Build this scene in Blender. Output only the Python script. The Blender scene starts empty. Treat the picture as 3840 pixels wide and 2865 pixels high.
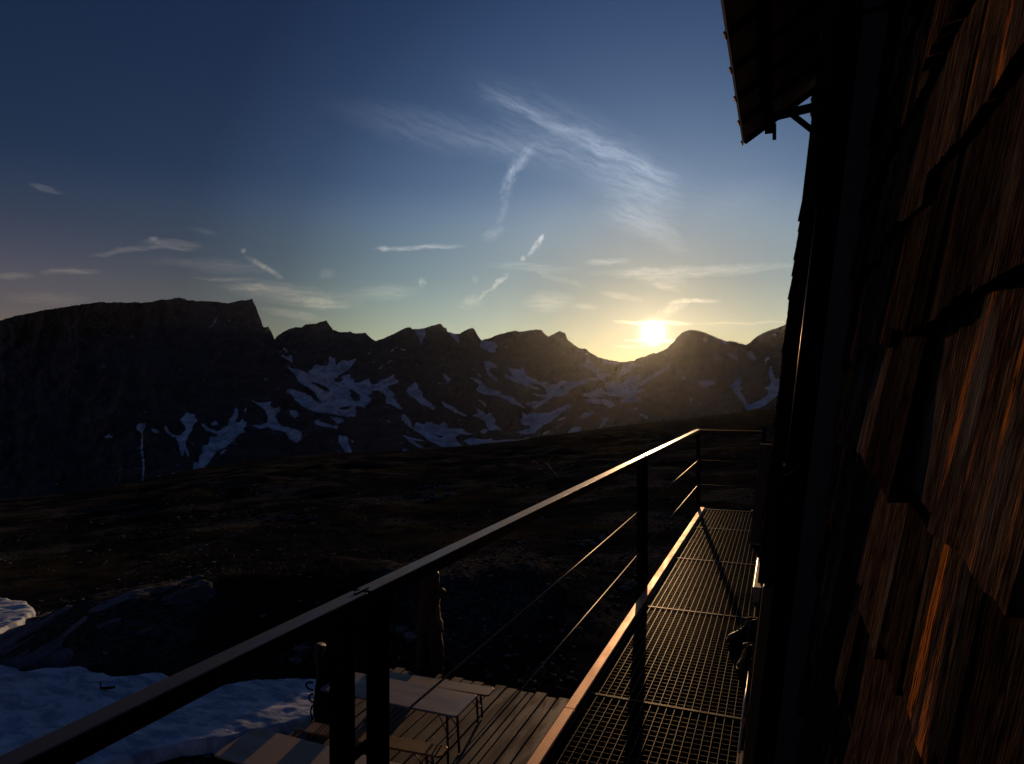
import bpy, math, random
import numpy as np
from mathutils import Vector, Matrix

random.seed(7)
R_ = random.Random(11)
S = bpy.context.scene
COL = S.collection

# ------------------------------------------------------------------ camera
F = 2521.0            # focal length in pixels of the 3840 px wide photograph
CX, HY = 1920.0, 1462.0
TH = math.radians(21.75)
CT, ST = math.cos(TH), math.sin(TH)
HAZE = 6e-6
CZ = 5.07             # eye height above the timber deck (z = 0)
cam = bpy.data.cameras.new('camera')
cam_o = bpy.data.objects.new('camera', cam)
COL.objects.link(cam_o)
S.camera = cam_o
cam_o.location = (0, 0, CZ)
cam_o.rotation_euler = (math.pi / 2, 0, TH)
cam.sensor_width = 36
cam.lens = F / 3840 * 36
cam.shift_y = (HY - 1432.5) / 3840
cam.clip_start = 0.02
cam.clip_end = 20000

S.view_settings.view_transform = 'Standard'
S.view_settings.look = 'None'
S.view_settings.exposure = 0.0
S.view_settings.gamma = 1.0
S.cycles.use_denoising = True
S.cycles.max_bounces = 6

# ------------------------------------------------------------------ sun
SUN_EL, SUN_AZ = math.radians(4.73), math.radians(-9.9)   # azimuth from +Y towards +X
sdir = Vector((math.sin(SUN_AZ) * math.cos(SUN_EL), math.cos(SUN_AZ) * math.cos(SUN_EL), math.sin(SUN_EL)))
sl = bpy.data.lights.new('sun', 'SUN')
sl.energy = 2.5
sl.angle = math.radians(0.5)
sl.color = (1.0, 0.58, 0.27)
so = bpy.data.objects.new('sun', sl)
COL.objects.link(so)
so.rotation_euler = (-sdir).to_track_quat('-Z', 'Y').to_euler()


# ------------------------------------------------------------------ node helpers
class NT:
    def __init__(s, tree):
        s.t = tree
    def n(s, typ, **kw):
        nd = s.t.nodes.new(typ)
        for k, v in kw.items():
            setattr(nd, k, v)
        return nd
    def l(s, a, b):
        s.t.links.new(a, b)
    def put(s, sock, v):
        if isinstance(v, bpy.types.NodeSocket):
            s.t.links.new(v, sock)
        else:
            sock.default_value = v
    def m(s, op, a, b=0.0, c=0.0, clamp=False):
        nd = s.t.nodes.new('ShaderNodeMath')
        nd.operation = op
        nd.use_clamp = clamp
        s.put(nd.inputs[0], a)
        s.put(nd.inputs[1], b)
        s.put(nd.inputs[2], c)
        return nd.outputs[0]
    def vm(s, op, a, b=(0, 0, 0)):
        nd = s.t.nodes.new('ShaderNodeVectorMath')
        nd.operation = op
        s.put(nd.inputs[0], a)
        if op == 'SCALE':
            s.put(nd.inputs['Scale'], b)
        else:
            s.put(nd.inputs[1], b)
        return nd.outputs[1] if op == 'DOT_PRODUCT' else nd.outputs[0]
    def xyz(s, x, y, z):
        nd = s.t.nodes.new('ShaderNodeCombineXYZ')
        for i, v in enumerate((x, y, z)):
            s.put(nd.inputs[i], v)
        return nd.outputs[0]
    def noise(s, vec, scale=1.0, detail=4.0, rough=0.55, dist=0.0, color=False):
        nd = s.t.nodes.new('ShaderNodeTexNoise')
        s.l(vec, nd.inputs['Vector'])
        nd.inputs['Scale'].default_value = scale
        nd.inputs['Detail'].default_value = detail
        nd.inputs['Roughness'].default_value = rough
        nd.inputs['Distortion'].default_value = dist
        return nd.outputs['Color' if color else 'Fac']
    def ramp(s, fac, stops, interp='LINEAR'):
        nd = s.t.nodes.new('ShaderNodeValToRGB')
        cr = nd.color_ramp
        cr.interpolation = interp
        while len(cr.elements) < len(stops):
            cr.elements.new(0.5)
        for e, (p, c) in zip(cr.elements, stops):
            e.position = p
            e.color = (c[0], c[1], c[2], 1) if hasattr(c, '__len__') else (c, c, c, 1)
        s.put(nd.inputs[0], fac)
        return nd.outputs[0]
    def sstep(s, v, a, b, lo=0.0, hi=1.0):
        nd = s.t.nodes.new('ShaderNodeMapRange')
        nd.interpolation_type = 'SMOOTHSTEP'
        s.put(nd.inputs[0], v)
        for i, x in enumerate((a, b, lo, hi)):
            nd.inputs[i + 1].default_value = x
        return nd.outputs[0]
    def mix(s, fac, a, b, blend='MIX'):
        nd = s.t.nodes.new('ShaderNodeMix')
        nd.data_type = 'RGBA'
        nd.blend_type = blend
        s.put(nd.inputs[0], fac)
        for sock, v in ((nd.inputs[6], a), (nd.inputs[7], b)):
            if not isinstance(v, bpy.types.NodeSocket):
                v = (v[0], v[1], v[2], 1)
            s.put(sock, v)
        return nd.outputs[2]


def px_az(px):                    # azimuth (deg, from +Y towards +X) of a photo column
    return np.degrees(np.arctan((np.asarray(px, float) - CX) / F)) - 21.75


def px_tanel(px, py):             # tan(elevation) of a photo pixel
    px = np.asarray(px, float)
    return (HY - np.asarray(py, float)) / F * np.cos(np.arctan((px - CX) / F))


# ------------------------------------------------------------------ world: physical sky, thin cirrus, sun
w = bpy.data.worlds.new('World')
S.world = w
w.use_nodes = True
T = NT(w.node_tree)
bg = w.node_tree.nodes['Background']
sky = T.n('ShaderNodeTexSky', sky_type='NISHITA', sun_disc=False, sun_elevation=SUN_EL, sun_rotation=SUN_AZ,
          altitude=2600, air_density=1.0, dust_density=1.0, ozone_density=1.5)
tc = T.n('ShaderNodeTexCoord')
D = tc.outputs['Generated']
sep = T.n('ShaderNodeSeparateXYZ')
T.l(D, sep.inputs[0])
AZ = T.m('MULTIPLY', T.m('ARCTAN2', sep.outputs[0], sep.outputs[1]), 57.29578)
EL = T.m('MULTIPLY', T.m('ARCSINE', sep.outputs[2]), 57.29578)
ANG = T.m('MULTIPLY', T.m('ARCCOSINE', T.m('MINIMUM', T.vm('DOT_PRODUCT', D, tuple(sdir)), 1.0)), 57.29578)
# clear mountain air: the sky darkens and deepens away from the sun, warms at the horizon
lum = T.ramp(T.m('DIVIDE', ANG, 90.0), [(0.0, .72), (.06, .78), (.14, .78), (.27, .48), (.34, .30), (.42, .19), (.54, .18), (1.0, .18)])
hor = T.ramp(T.m('DIVIDE', EL, 30.0), [(0.0, 1.0), (.27, .92), (.38, .72), (.56, .52), (.8, .5), (1.0, .5)])
hor = T.m('MULTIPLY', hor, 2.0)
horw = T.sstep(ANG, 4, 24)
hor = T.m('ADD', T.m('MULTIPLY', T.m('SUBTRACT', hor, 1.0), horw), 1.0)
tint = T.ramp(T.m('DIVIDE', EL, 60.0), [(0.0, (.80, .5, .28)), (.07, (.75, .5, .31)), (.135, (.70, .5, .37)), (.2, (.58, .5, .50)),
                                        (.28, (.44, .5, .72)), (.5, (.38, .5, .85)), (1.0, (.36, .5, .85))])
tint = T.mix(T.sstep(ANG, 6, 44, 0.45, 1.0), (.5, .5, .5), tint)
grade = T.vm('SCALE', tint, T.m('MULTIPLY', T.m('MULTIPLY', lum, hor), 2.0))
skyc = T.vm('MULTIPLY', T.vm('SCALE', sky.outputs[0], 0.1), grade)
skyc = T.mix(T.m('MULTIPLY', T.sstep(ANG, 24, 50), T.sstep(EL, 18, 6)), skyc, T.vm('MULTIPLY', skyc, (1.0, .84, 1.2)))

skyc = T.mix(T.m('MULTIPLY', T.sstep(ANG, 52, 30), T.sstep(EL, 15, 8)), skyc, T.vm('MULTIPLY', skyc, (.61, .69, .76)))
skyc = T.mix(T.sstep(ANG, 42, 18), skyc, T.vm('MULTIPLY', skyc, (.95, .99, .93)))
P = T.xyz(AZ, EL, 0.0)
wv = T.vm('SUBTRACT', T.noise(P, 0.45, 2.0, color=True), (.5, .5, .5))
wv2 = T.vm('SUBTRACT', T.noise(P, 2.8, 5.0, 0.65, color=True), (.5, .5, .5))
PW = T.vm('ADD', T.vm('ADD', P, T.vm('MULTIPLY', wv, (1.5, .6, 0))), T.vm('MULTIPLY', wv2, (.55, .26, 0)))
sw = T.n('ShaderNodeSeparateXYZ')
T.l(PW, sw.inputs[0])
U, V = sw.outputs[0], sw.outputs[1]
NLOW = T.noise(T.xyz(T.m('MULTIPLY', U, .55), T.m('MULTIPLY', V, 4.6), 0.0), 1.0, 7.0, .68)
ca, sa = math.cos(math.radians(-21)), math.sin(math.radians(-21))
NHI = T.noise(T.xyz(T.m('MULTIPLY', T.m('ADD', T.m('MULTIPLY', U, ca), T.m('MULTIPLY', V, sa)), .35),
                    T.m('MULTIPLY', T.m('SUBTRACT', T.m('MULTIPLY', V, ca), T.m('MULTIPLY', U, sa)), 2.6), 4.0), 1.0, 6.0, .68)
NPUF = T.noise(P, 1.9, 4.0, .6)

# each: centre x, y, half length, half thickness (photo pixels at 2214 wide), slope deg, density, noise kind
WISPS = [(1190, 268, 150, 15, 27, .26, 1), (1330, 330, 130, 17, 24, .30, 1), (1260, 305, 260, 56, 24, .16, 1), (1350, 385, 120, 50, 18, .13, 1), (1180, 340, 150, 34, 14, .09, 1), (1110, 230, 80, 10, 22, .10, 1),
         (980, 290, 240, 38, 9, .15, 1), (1080, 316, 120, 16, 5, .08, 1), (1395, 436, 80, 60, 24, .20, 1), (1425, 505, 70, 22, 36, .19, 1), (1360, 470, 70, 34, 10, .11, 1),
         (1130, 345, 42, 11, -52, .26, 2), (1105, 378, 40, 12, -62, .26, 2), (1090, 440, 62, 10, -76, .14, 2), (1066, 507, 24, 11, -20, .17, 2),
         (1160, 530, 27, 6, -48, .55, 2), (1172, 515, 12, 6, -40, .5, 2), (1128, 559, 8, 4, -50, .5, 2), (1076, 612, 24, 5, -50, .5, 2), (1050, 640, 14, 5, -50, .3, 2), (1018, 654, 26, 13, -10, .26, 2),
         (572, 580, 42, 7, 31, .42, 2), (524, 543, 6, 4, 20, .35, 2), (440, 500, 34, 6, 15, .10, 1),
         (372, 531, 62, 10, 3, .30, 0), (270, 543, 74, 5, -6, .26, 0), (332, 519, 10, 4, -10, .25, 2),
         (160, 588, 58, 6, -2, .26, 0), (28, 596, 46, 7, -3, .24, 0), (100, 645, 80, 12, 2, .13, 0),
         (102, 408, 36, 6, 11, .22, 0), (903, 536, 86, 4.5, -2, .48, 0), (826, 537, 10, 5, -10, .45, 2),
         (640, 638, 130, 20, 7, .24, 0), (560, 624, 80, 8, 3, .2, 0), (690, 655, 60, 10, 4, .30, 0), (640, 680, 70, 8, 8, .22, 0),
         (830, 634, 70, 13, -4, .2, 0), (912, 611, 9, 9, 0, .34, 2), (706, 588, 20, 10, 0, .16, 2), (470, 575, 130, 12, 4, .12, 0), (490, 604, 70, 4, 1, .16, 0),
         (1310, 567, 44, 6, -2, .34, 0), (1500, 586, 210, 10, -3, .30, 0), (1420, 600, 70, 15, 12, .2, 0), (1440, 618, 36, 6, 22, .2, 0),
         (1185, 652, 50, 18, -4, .28, 0), (1265, 663, 28, 6, 0, .24, 0), (1345, 640, 46, 6, 9, .26, 0),
         (1500, 651, 56, 4, -3, .6, 0), (1455, 666, 34, 11, -26, .4, 2), (1590, 698, 130, 2.5, 0, .26, 0),
         (1150, 578, 90, 9, 4, .16, 0), (1210, 602, 60, 6, 18, .12, 0), (1023, 604, 8, 9, 0, .14, 2), (1590, 430, 110, 32, -22, .05, 1),
         (1410, 697, 75, 4.5, 1, 1.6, 0), (1445, 737, 46, 4, 2, 1.3, 0), (1390, 733, 36, 3, -6, 1.2, 0), (1370, 748, 40, 3, 0, .6, 0)]
acc = None
K = 3840 / 2214
for (cx, cy, a, b, slope, amp, kind) in WISPS:
    def ae(x, y):
        return float(px_az(x * K)), math.degrees(math.atan(float(px_tanel(x * K, y * K))))
    u0, v0 = ae(cx, cy)
    dx, dy = math.cos(math.radians(slope)), math.sin(math.radians(slope))
    u1, v1 = ae(cx + dx * a, cy + dy * a)
    u2, v2 = ae(cx - dy * b, cy + dx * b)
    la = math.hypot(u1 - u0, v1 - v0)
    lb = math.hypot(u2 - u0, v2 - v0)
    ex, ey = (u1 - u0) / la, (v1 - v0) / la
    pu, pv = T.m('SUBTRACT', U, u0), T.m('SUBTRACT', V, v0)
    s_ = T.m('MULTIPLY_ADD', pu, ex / la / 1.25, T.m('MULTIPLY', pv, ey / la / 1.25))
    t_ = T.m('MULTIPLY_ADD', pu, -ey / lb / 1.45, T.m('MULTIPLY', pv, ex / lb / 1.45))
    q = T.m('MULTIPLY_ADD', s_, s_, T.m('MULTIPLY', t_, t_))
    q = T.m('SUBTRACT', 1.0, q, clamp=True)
    N = (NLOW, NHI, NPUF)[kind]
    k = T.m('MULTIPLY', T.m('MULTIPLY', q, amp), T.m('MULTIPLY_ADD', N, (4.2, 3.0, 4.2)[kind], T.m('MULTIPLY_ADD', q, .5, (-1.45, -1.06, -1.45)[kind])))
    k = T.m('MAXIMUM', k, 0.0)
    acc = k if acc is None else T.m('ADD', acc, k)
warm = T.ramp(T.m('DIVIDE', EL, 24.0), [(0, (.62, .45, .24)), (.35, (.52, .41, .29)), (.6, (.46, .45, .44)), (1, (.44, .48, .55))])
cgain = T.sstep(ANG, 0, 48, .80, .34)
cloud = T.vm('SCALE', warm, T.m('MULTIPLY', acc, cgain))
skyc = T.vm('ADD', skyc, cloud)
# aureole and the overexposed disc of the sun
A2 = T.m('MULTIPLY', ANG, ANG)
disc = T.m('MULTIPLY', T.m('EXPONENT', T.m('MULTIPLY', A2, -1.0 / (.68 ** 2))), 6.0)
aur = T.m('MULTIPLY', T.m('EXPONENT', T.m('MULTIPLY', ANG, -1 / 2.6)), .30)
skyc = T.vm('ADD', skyc, T.vm('SCALE', T.xyz(1.0, .80, .48), T.m('ADD', disc, aur)))
T.l(skyc, bg.inputs[0])
bg.inputs[1].default_value = 1.0
w.cycles.sampling_method = 'MANUAL'
w.cycles.sample_map_resolution = 512


# ------------------------------------------------------------------ photo pixel -> world point on a plane
def W(px, py, z):
    zc = F * (CZ - z) / (py - HY)
    xc = (px - CX) / F * zc
    return (xc * CT - zc * ST, xc * ST + zc * CT)


def WY(px, py, Y):
    a = math.atan((px - CX) / F) - TH
    x = Y * math.tan(a)
    zc = Y * CT - x * ST
    return (x, CZ + (HY - py) / F * zc)


# ------------------------------------------------------------------ noise in numpy
def _hash(ix, iy, seed):
    h = (ix.astype(np.int64) * 374761393 + iy.astype(np.int64) * 668265263 + seed * 974634777) & 0xffffffff
    h = ((h ^ (h >> 13)) * 1274126177) & 0xffffffff
    return ((h ^ (h >> 16)) & 0xffff) / 65535.0


def vnoise(x, y, seed=0):
    x, y = np.broadcast_arrays(np.asarray(x, float), np.asarray(y, float))
    ix, iy = np.floor(x), np.floor(y)
    fx, fy = x - ix, y - iy
    fx = fx * fx * fx * (fx * (fx * 6 - 15) + 10)
    fy = fy * fy * fy * (fy * (fy * 6 - 15) + 10)
    a, b = _hash(ix, iy, seed), _hash(ix + 1, iy, seed)
    c, d = _hash(ix, iy + 1, seed), _hash(ix + 1, iy + 1, seed)
    return (a + (b - a) * fx) * (1 - fy) + (c + (d - c) * fx) * fy


def fbm(x, y, seed=0, octs=5, gain=.5):
    s, amp, tot = 0.0, 1.0, 0.0
    x, y = np.asarray(x, float), np.asarray(y, float)
    for o in range(octs):
        s = s + amp * (vnoise(x * 2 ** o, y * 2 ** o, seed + o * 17) * 2 - 1)
        tot += amp
        amp *= gain
    return s / tot


def ridged(x, y, seed=0, octs=5, gain=.5):
    s, amp, tot = 0.0, 1.0, 0.0
    for o in range(octs):
        s = s + amp * (1 - np.abs(vnoise(x * 2 ** o, y * 2 ** o, seed + o * 31) * 2 - 1))
        tot += amp
        amp *= gain
    return s / tot


def in_poly(px, py, poly):
    ins = np.zeros(px.shape, bool)
    n = len(poly)
    for i in range(n):
        x1, y1 = poly[i]
        x2, y2 = poly[(i + 1) % n]
        if y1 == y2:
            continue
        c = ((y1 > py) != (y2 > py)) & (px < (x2 - x1) * (py - y1) / (y2 - y1) + x1)
        ins ^= c
    return ins


def blur(a, n):
    for _ in range(n):
        b = np.pad(a, 1, mode='edge')
        a = (b[:-2, 1:-1] + b[2:, 1:-1] + b[1:-1, :-2] + b[1:-1, 2:] + 2 * b[1:-1, 1:-1]) / 6
    return a


# ------------------------------------------------------------------ mesh helpers
class MB:
    def __init__(s):
        s.v, s.f, s.r = [], [], []
        s.rnd = 0.0
    def add(s, vs, fs):
        o = len(s.v)
        s.v += [tuple(v) for v in vs]
        s.f += [tuple(i + o for i in f) for f in fs]
        s.r += [s.rnd] * len(vs)
    def box(s, x0, x1, y0, y1, z0, z1):
        s.add([(x0, y0, z0), (x1, y0, z0), (x1, y1, z0), (x0, y1, z0), (x0, y0, z1), (x1, y0, z1), (x1, y1, z1), (x0, y1, z1)],
              [(0, 3, 2, 1), (4, 5, 6, 7), (0, 1, 5, 4), (1, 2, 6, 5), (2, 3, 7, 6), (3, 0, 4, 7)])
    def hexa(s, a, b):        # two quads, a = bottom ring, b = top ring
        s.add(list(a) + list(b), [(3, 2, 1, 0), (4, 5, 6, 7), (0, 1, 5, 4), (1, 2, 6, 5), (2, 3, 7, 6), (3, 0, 4, 7)])
    def bar(s, p, q, wd, ht, up=(0, 0, 1)):
        p, q = Vector(p), Vector(q)
        d = (q - p).normalized()
        sx = d.cross(Vector(up))
        if sx.length < 1e-4:
            sx = Vector((1, 0, 0))
        sx.normalize()
        sy = sx.cross(d)
        r = [(-1, -1), (1, -1), (1, 1), (-1, 1)]
        s.hexa([p + sx * a * wd / 2 + sy * b * ht / 2 for a, b in r][::-1], [q + sx * a * wd / 2 + sy * b * ht / 2 for a, b in r][::-1])
    def tube(s, pts, rad, n=10, cap=True):
        pts = [Vector(p) for p in pts]
        rings = []
        for i, p in enumerate(pts):
            d = (pts[min(i + 1, len(pts) - 1)] - pts[max(i - 1, 0)]).normalized()
            a = d.cross(Vector((0.13, 0.27, 1)))
            if a.length < 1e-3:
                a = d.cross(Vector((1, 0, 0)))
            a.normalize()
            b = d.cross(a)
            r = rad[i] if hasattr(rad, '__len__') else rad
            rings.append([p + (a * math.cos(k * 2 * math.pi / n) + b * math.sin(k * 2 * math.pi / n)) * r for k in range(n)])
        vs = [v for rg in rings for v in rg]
        fs = []
        for i in range(len(pts) - 1):
            for k in range(n):
                k2 = (k + 1) % n
                fs.append((i * n + k, i * n + k2, (i + 1) * n + k2, (i + 1) * n + k))
        if cap:
            fs.append(tuple(range(n))[::-1])
            fs.append(tuple((len(pts) - 1) * n + k for k in range(n)))
        s.add(vs, fs)
    def build(s, name, mat, parent=None, smooth=False, bevel=0.0):
        me = bpy.data.meshes.new(name)
        me.from_pydata(s.v, [], s.f)
        at = me.attributes.new('rnd', 'FLOAT', 'POINT')
        at.data.foreach_set('value', np.array(s.r, np.float32))
        me.materials.append(mat)
        if smooth:
            me.polygons.foreach_set('use_smooth', np.ones(len(me.polygons), bool))
        me.update()
        o = bpy.data.objects.new(name, me)
        COL.objects.link(o)
        if parent:
            o.parent = parent
            o.matrix_parent_inverse = Matrix.Translation(-parent.location) if not any(parent.rotation_euler) else parent.matrix_basis.inverted()
        if bevel:
            bv = o.modifiers.new('bevel', 'BEVEL')
            bv.width = bevel
            bv.segments = 2
            bv.limit_method = 'ANGLE'
        return o


def grid_mesh(name, X, Y, Z, mat, attrs=None, closed=False, mats=None):
    h, wd = X.shape
    me = bpy.data.meshes.new(name)
    co = np.stack([X, Y, Z], -1).reshape(-1, 3).astype(np.float32)
    idx = np.arange(h * wd).reshape(h, wd)
    if closed:
        idx = np.concatenate([idx, idx[:, :1]], 1)
    q = np.stack([idx[:-1, :-1], idx[:-1, 1:], idx[1:, 1:], idx[1:, :-1]], -1).reshape(-1, 4)
    me.vertices.add(len(co))
    me.vertices.foreach_set('co', co.ravel())
    me.loops.add(q.size)
    me.loops.foreach_set('vertex_index', q.ravel().astype(np.int32))
    me.polygons.add(len(q))
    me.polygons.foreach_set('loop_start', (np.arange(len(q)) * 4).astype(np.int32))
    me.polygons.foreach_set('use_smooth', np.ones(len(q), bool))
    me.update(calc_edges=True)
    for k, v in (attrs or {}).items():
        at = me.attributes.new(k, 'FLOAT', 'POINT')
        at.data.foreach_set('value', np.asarray(v, np.float32).ravel())
    me.materials.append(mat)
    o = bpy.data.objects.new(name, me)
    COL.objects.link(o)
    return o


def tag(o, label, cat, group=None, kind=None):
    o['label'] = label
    o['category'] = cat
    if group:
        o['group'] = group
    if kind:
        o['kind'] = kind
    return o


def thing(name, label, cat, loc=(0, 0, 0), rz=0.0, group=None):
    o = bpy.data.objects.new(name, None)
    o.empty_display_size = .2
    COL.objects.link(o)
    o.location = loc
    o.rotation_euler = (0, 0, rz)
    return tag(o, label, cat, group)


# ------------------------------------------------------------------ materials
def mat(name, fn, rough=.7, metallic=0.0, spec=.5):
    m = bpy.data.materials.new(name)
    m.use_nodes = True
    t = NT(m.node_tree)
    b = m.node_tree.nodes['Principled BSDF']
    b.inputs['Roughness'].default_value = rough
    b.inputs['Metallic'].default_value = metallic
    b.inputs['Specular IOR Level'].default_value = spec
    tcn = t.n('ShaderNodeTexCoord')
    fn(t, b, tcn.outputs['Object'])
    return m


def bump(t, b, h, strength=.5, dist=.01):
    nd = t.n('ShaderNodeBump')
    nd.inputs['Strength'].default_value = strength
    nd.inputs['Distance'].default_value = dist
    t.put(nd.inputs['Height'], h)
    t.l(nd.outputs[0], b.inputs['Normal'])


def rndattr(t):
    a = t.n('ShaderNodeAttribute', attribute_name='rnd')
    return a.outputs['Fac']


def wood_fn(axis, c0, c1, c2, fine=60.0, along=1.6, bmp=.35, bdist=.004, rlo=.5, rhi=.8):
    def fn(t, b, P):
        r = rndattr(t)
        s = [fine, fine, fine]
        s[axis] = along
        q = t.vm('MULTIPLY', P, tuple(s))
        q = t.vm('ADD', q, t.xyz(t.m('MULTIPLY', r, 91.0), t.m('MULTIPLY', r, 57.0), t.m('MULTIPLY', r, 23.0)))
        g = t.noise(q, 1.0, 5.0, .62, .4)
        s2 = [3.0, 3.0, 3.0]
        s2[axis] = .6
        blot = t.noise(t.vm('MULTIPLY', P, tuple(s2)), 1.6, 4.0, .6)
        c = t.mix(t.sstep(g, .3, .7), c0, c1)
        c = t.mix(t.sstep(t.m('ADD', blot, t.m('MULTIPLY', t.m('SUBTRACT', r, .5), .35)), .42, .66), c, c2)
        v = t.m('MULTIPLY_ADD', r, .7, .62)
        c = t.vm('SCALE', c, v)
        t.l(c, b.inputs['Base Color'])
        t.l(t.sstep(blot, .35, .65, rlo, rhi), b.inputs['Roughness'])
        bump(t, b, g, bmp, bdist)
    return fn


def shingle_fn(t, b, P):
    r = rndattr(t)
    off = t.xyz(t.m('MULTIPLY', r, 31.0), t.m('MULTIPLY', r, 87.0), t.m('MULTIPLY', r, 13.0))
    q = t.vm('ADD', t.vm('MULTIPLY', P, (150.0, 240.0, 11.0)), off)
    g = t.noise(q, 1.0, 4.0, .6, .35)
    g2 = t.noise(t.vm('ADD', t.vm('MULTIPLY', P, (30.0, 46.0, 3.2)), off), 1.0, 3.0, .6, .3)
    blot = t.noise(t.vm('ADD', t.vm('MULTIPLY', P, (8.0, 12.0, 3.0)), off), 1.0, 4.0, .6)
    c = t.mix(t.sstep(g, .36, .64), (.010, .007, .0065), (.074, .049, .039))
    c = t.mix(t.sstep(g2, .35, .62), t.vm('SCALE', c, .45), c)
    c = t.mix(t.m('MULTIPLY', t.sstep(blot, .52, .74), .75), c, (.072, .071, .080))
    raw_glow = t.noise(t.vm('ADD', t.vm('MULTIPLY', P, (14.0, 24.0, 1.1)), off), 1.0, 4.0, .6, .3)
    pick = t.sstep(t.m('FRACT', t.m('MULTIPLY', r, 13.7)), 0.62, .74)
    c = t.mix(t.m('MULTIPLY', t.m('MULTIPLY', t.sstep(raw_glow, .54, .62), pick), t.sstep(g, .38, .55)), c, (.30, .10, .025))  # unweathered orange streaks, strengthened to paint the sun's glow into the wood
    c = t.vm('SCALE', c, t.m('MULTIPLY_ADD', t.m('FRACT', t.m('MULTIPLY', r, 7.31)), 1.45, .28))
    t.l(c, b.inputs['Base Color'])
    t.l(t.sstep(g2, .3, .7, .55, .8), b.inputs['Roughness'])
    bump(t, b, t.m('ADD', g, t.m('MULTIPLY', g2, 1.2)), .85, .007)


def plain_fn(c, var=.35, scale=9.0, bmp=.12, bdist=.003):
    def fn(t, b, P):
        n = t.noise(P, scale, 5.0, .6)
        cc = t.mix(t.sstep(n, .3, .7), tuple(x * (1 - var) for x in c), tuple(x * (1 + var) for x in c))
        t.l(cc, b.inputs['Base Color'])
        if bmp:
            bump(t, b, t.noise(P, scale * 14, 3.0), bmp, bdist)
    return fn


def rust_fn(t, b, P):
    n = t.noise(t.vm('MULTIPLY', P, (9, 2.5, 9)), 1.0, 6.0, .65)
    f = t.noise(P, 130.0, 4.0, .6)
    c = t.mix(t.sstep(n, .34, .68), (.36, .18, .092), (.58, .31, .165))
    c = t.mix(t.sstep(f, .45, .75), c, (.48, .30, .19))
    t.l(c, b.inputs['Base Color'])
    t.l(t.sstep(n, .3, .7, .46, .62), b.inputs['Roughness'])
    bump(t, b, t.m('ADD', t.m('MULTIPLY', n, .6), f), .3, .002)


def rail_fn(t, b, P):
    g = t.noise(t.vm('MULTIPLY', P, (140, 3.0, 140)), 1.0, 5.0, .62, .3)
    sc = t.noise(t.vm('MULTIPLY', P, (30, 9.0, 30)), 1.0, 3.0, .5)
    c = t.mix(t.sstep(g, .3, .7), (.012, .010, .009), (.030, .025, .023))
    t.l(c, b.inputs['Base Color'])
    t.l(t.sstep(sc, .3, .72, .36, .52), b.inputs['Roughness'])
    bump(t, b, t.m('ADD', g, sc), .22, .002)


M_SHING = mat('weathered_shingle', shingle_fn, .85, spec=0.0)
M_RUST = mat('rusty_steel', rust_fn, .5, 0.85, .5)
M_RAIL = mat('dark_rail', rail_fn, .42, .0, .7)
M_POST = mat('black_steel', plain_fn((.012, .010, .010), .3), .6, 0, .0)
M_ENDRAIL = mat('grey_end_rail', plain_fn((.035, .034, .036), .3), .7, 0, .015)
M_CABLE = mat('steel_cable', plain_fn((.38, .36, .27), .25, 60.0, 0), .55, .30)
M_GRATE = mat('grating_steel', plain_fn((.027, .020, .012), .35, 14.0, .1), .40, .45, .0)
M_SHINE = mat('bright_metal', plain_fn((.68, .64, .56), .1, 20.0, 0), .42, .9)
M_COPPER = mat('brown_pipe', plain_fn((.30, .19, .11), .25, 10.0, 0), .3, .9)
M_PANEL = mat('blue_black_paint', plain_fn((.032, .036, .060), .2, 3.0, .05), .5)
M_TRIM = mat('dark_trim_wood', wood_fn(2, (.030, .017, .010), (.065, .036, .020), (.035, .028, .024)), spec=0.0)
M_BROWNBOARD = mat('brown_board', wood_fn(2, (.09, .045, .026), (.20, .105, .062), (.12, .075, .05)))
M_DECK = mat('deck_wood', wood_fn(1, (.085, .070, .068), (.165, .135, .128), (.11, .080, .066), 34.0, 1.4, .5, .006, .6, .85), spec=.2)
M_TABLE = mat('pale_table_wood', wood_fn(0, (.20, .18, .185), (.36, .32, .31), (.24, .17, .12), 30.0, 1.3, .2, .002, .35, .6))
M_BENCH = mat('orange_bench_wood', wood_fn(0, (.15, .075, .022), (.27, .14, .045), (.17, .085, .03), 30.0, 1.3, .2, .002, .35, .55))
M_PBENCH = mat('pale_bench_wood', wood_fn(0, (.23, .18, .165), (.36, .29, .26), (.28, .19, .14), 30.0, 1.3, .2, .002, .4, .6))
M_LEG = mat('black_leg_steel', plain_fn((.018, .018, .019), .2), .5, .4)
M_SOFFIT = mat('soffit_board', wood_fn(1, (.25, .255, .28), (.36, .365, .39), (.30, .305, .33), 40.0, 1.5), spec=0.0)
M_RAFTER = mat('rafter_wood', wood_fn(0, (.030, .020, .014), (.06, .04, .03), (.04, .03, .025), 40.0, 1.5), spec=0.0)
M_TIP = mat('pale_end_grain', wood_fn(0, (.22, .16, .11), (.34, .25, .18), (.28, .2, .15), 40.0, 20))
M_ROOF = mat('roof_sheet', plain_fn((.03, .03, .033), .3), .5)
M_PLANK = mat('grey_plank', wood_fn(2, (.085, .062, .055), (.16, .12, .105), (.10, .075, .065), 45.0, 1.2))
M_BEAM = mat('pale_beam', wood_fn(1, (.55, .41, .34), (.72, .57, .49), (.60, .46, .39), 40.0, 1.3, .35, .004, .32, .45))
M_BOOT = mat('olive_boot', plain_fn((.05, .045, .025), .4, 22.0, .3), .42)
M_BOOT2 = mat('mustard_boot', plain_fn((.10, .075, .014), .4, 22.0, .3), .45)
M_SOLE = mat('black_rubber', plain_fn((.012, .012, .012), .3, 22.0, .3), .6)
M_LACE = mat('boot_lace', plain_fn((.26, .20, .11), .3, 60.0, 0), .7)
M_PACK = mat('black_nylon', plain_fn((.009, .009, .010), .4, 20.0, .3), .9, 0, 0.0)
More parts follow.
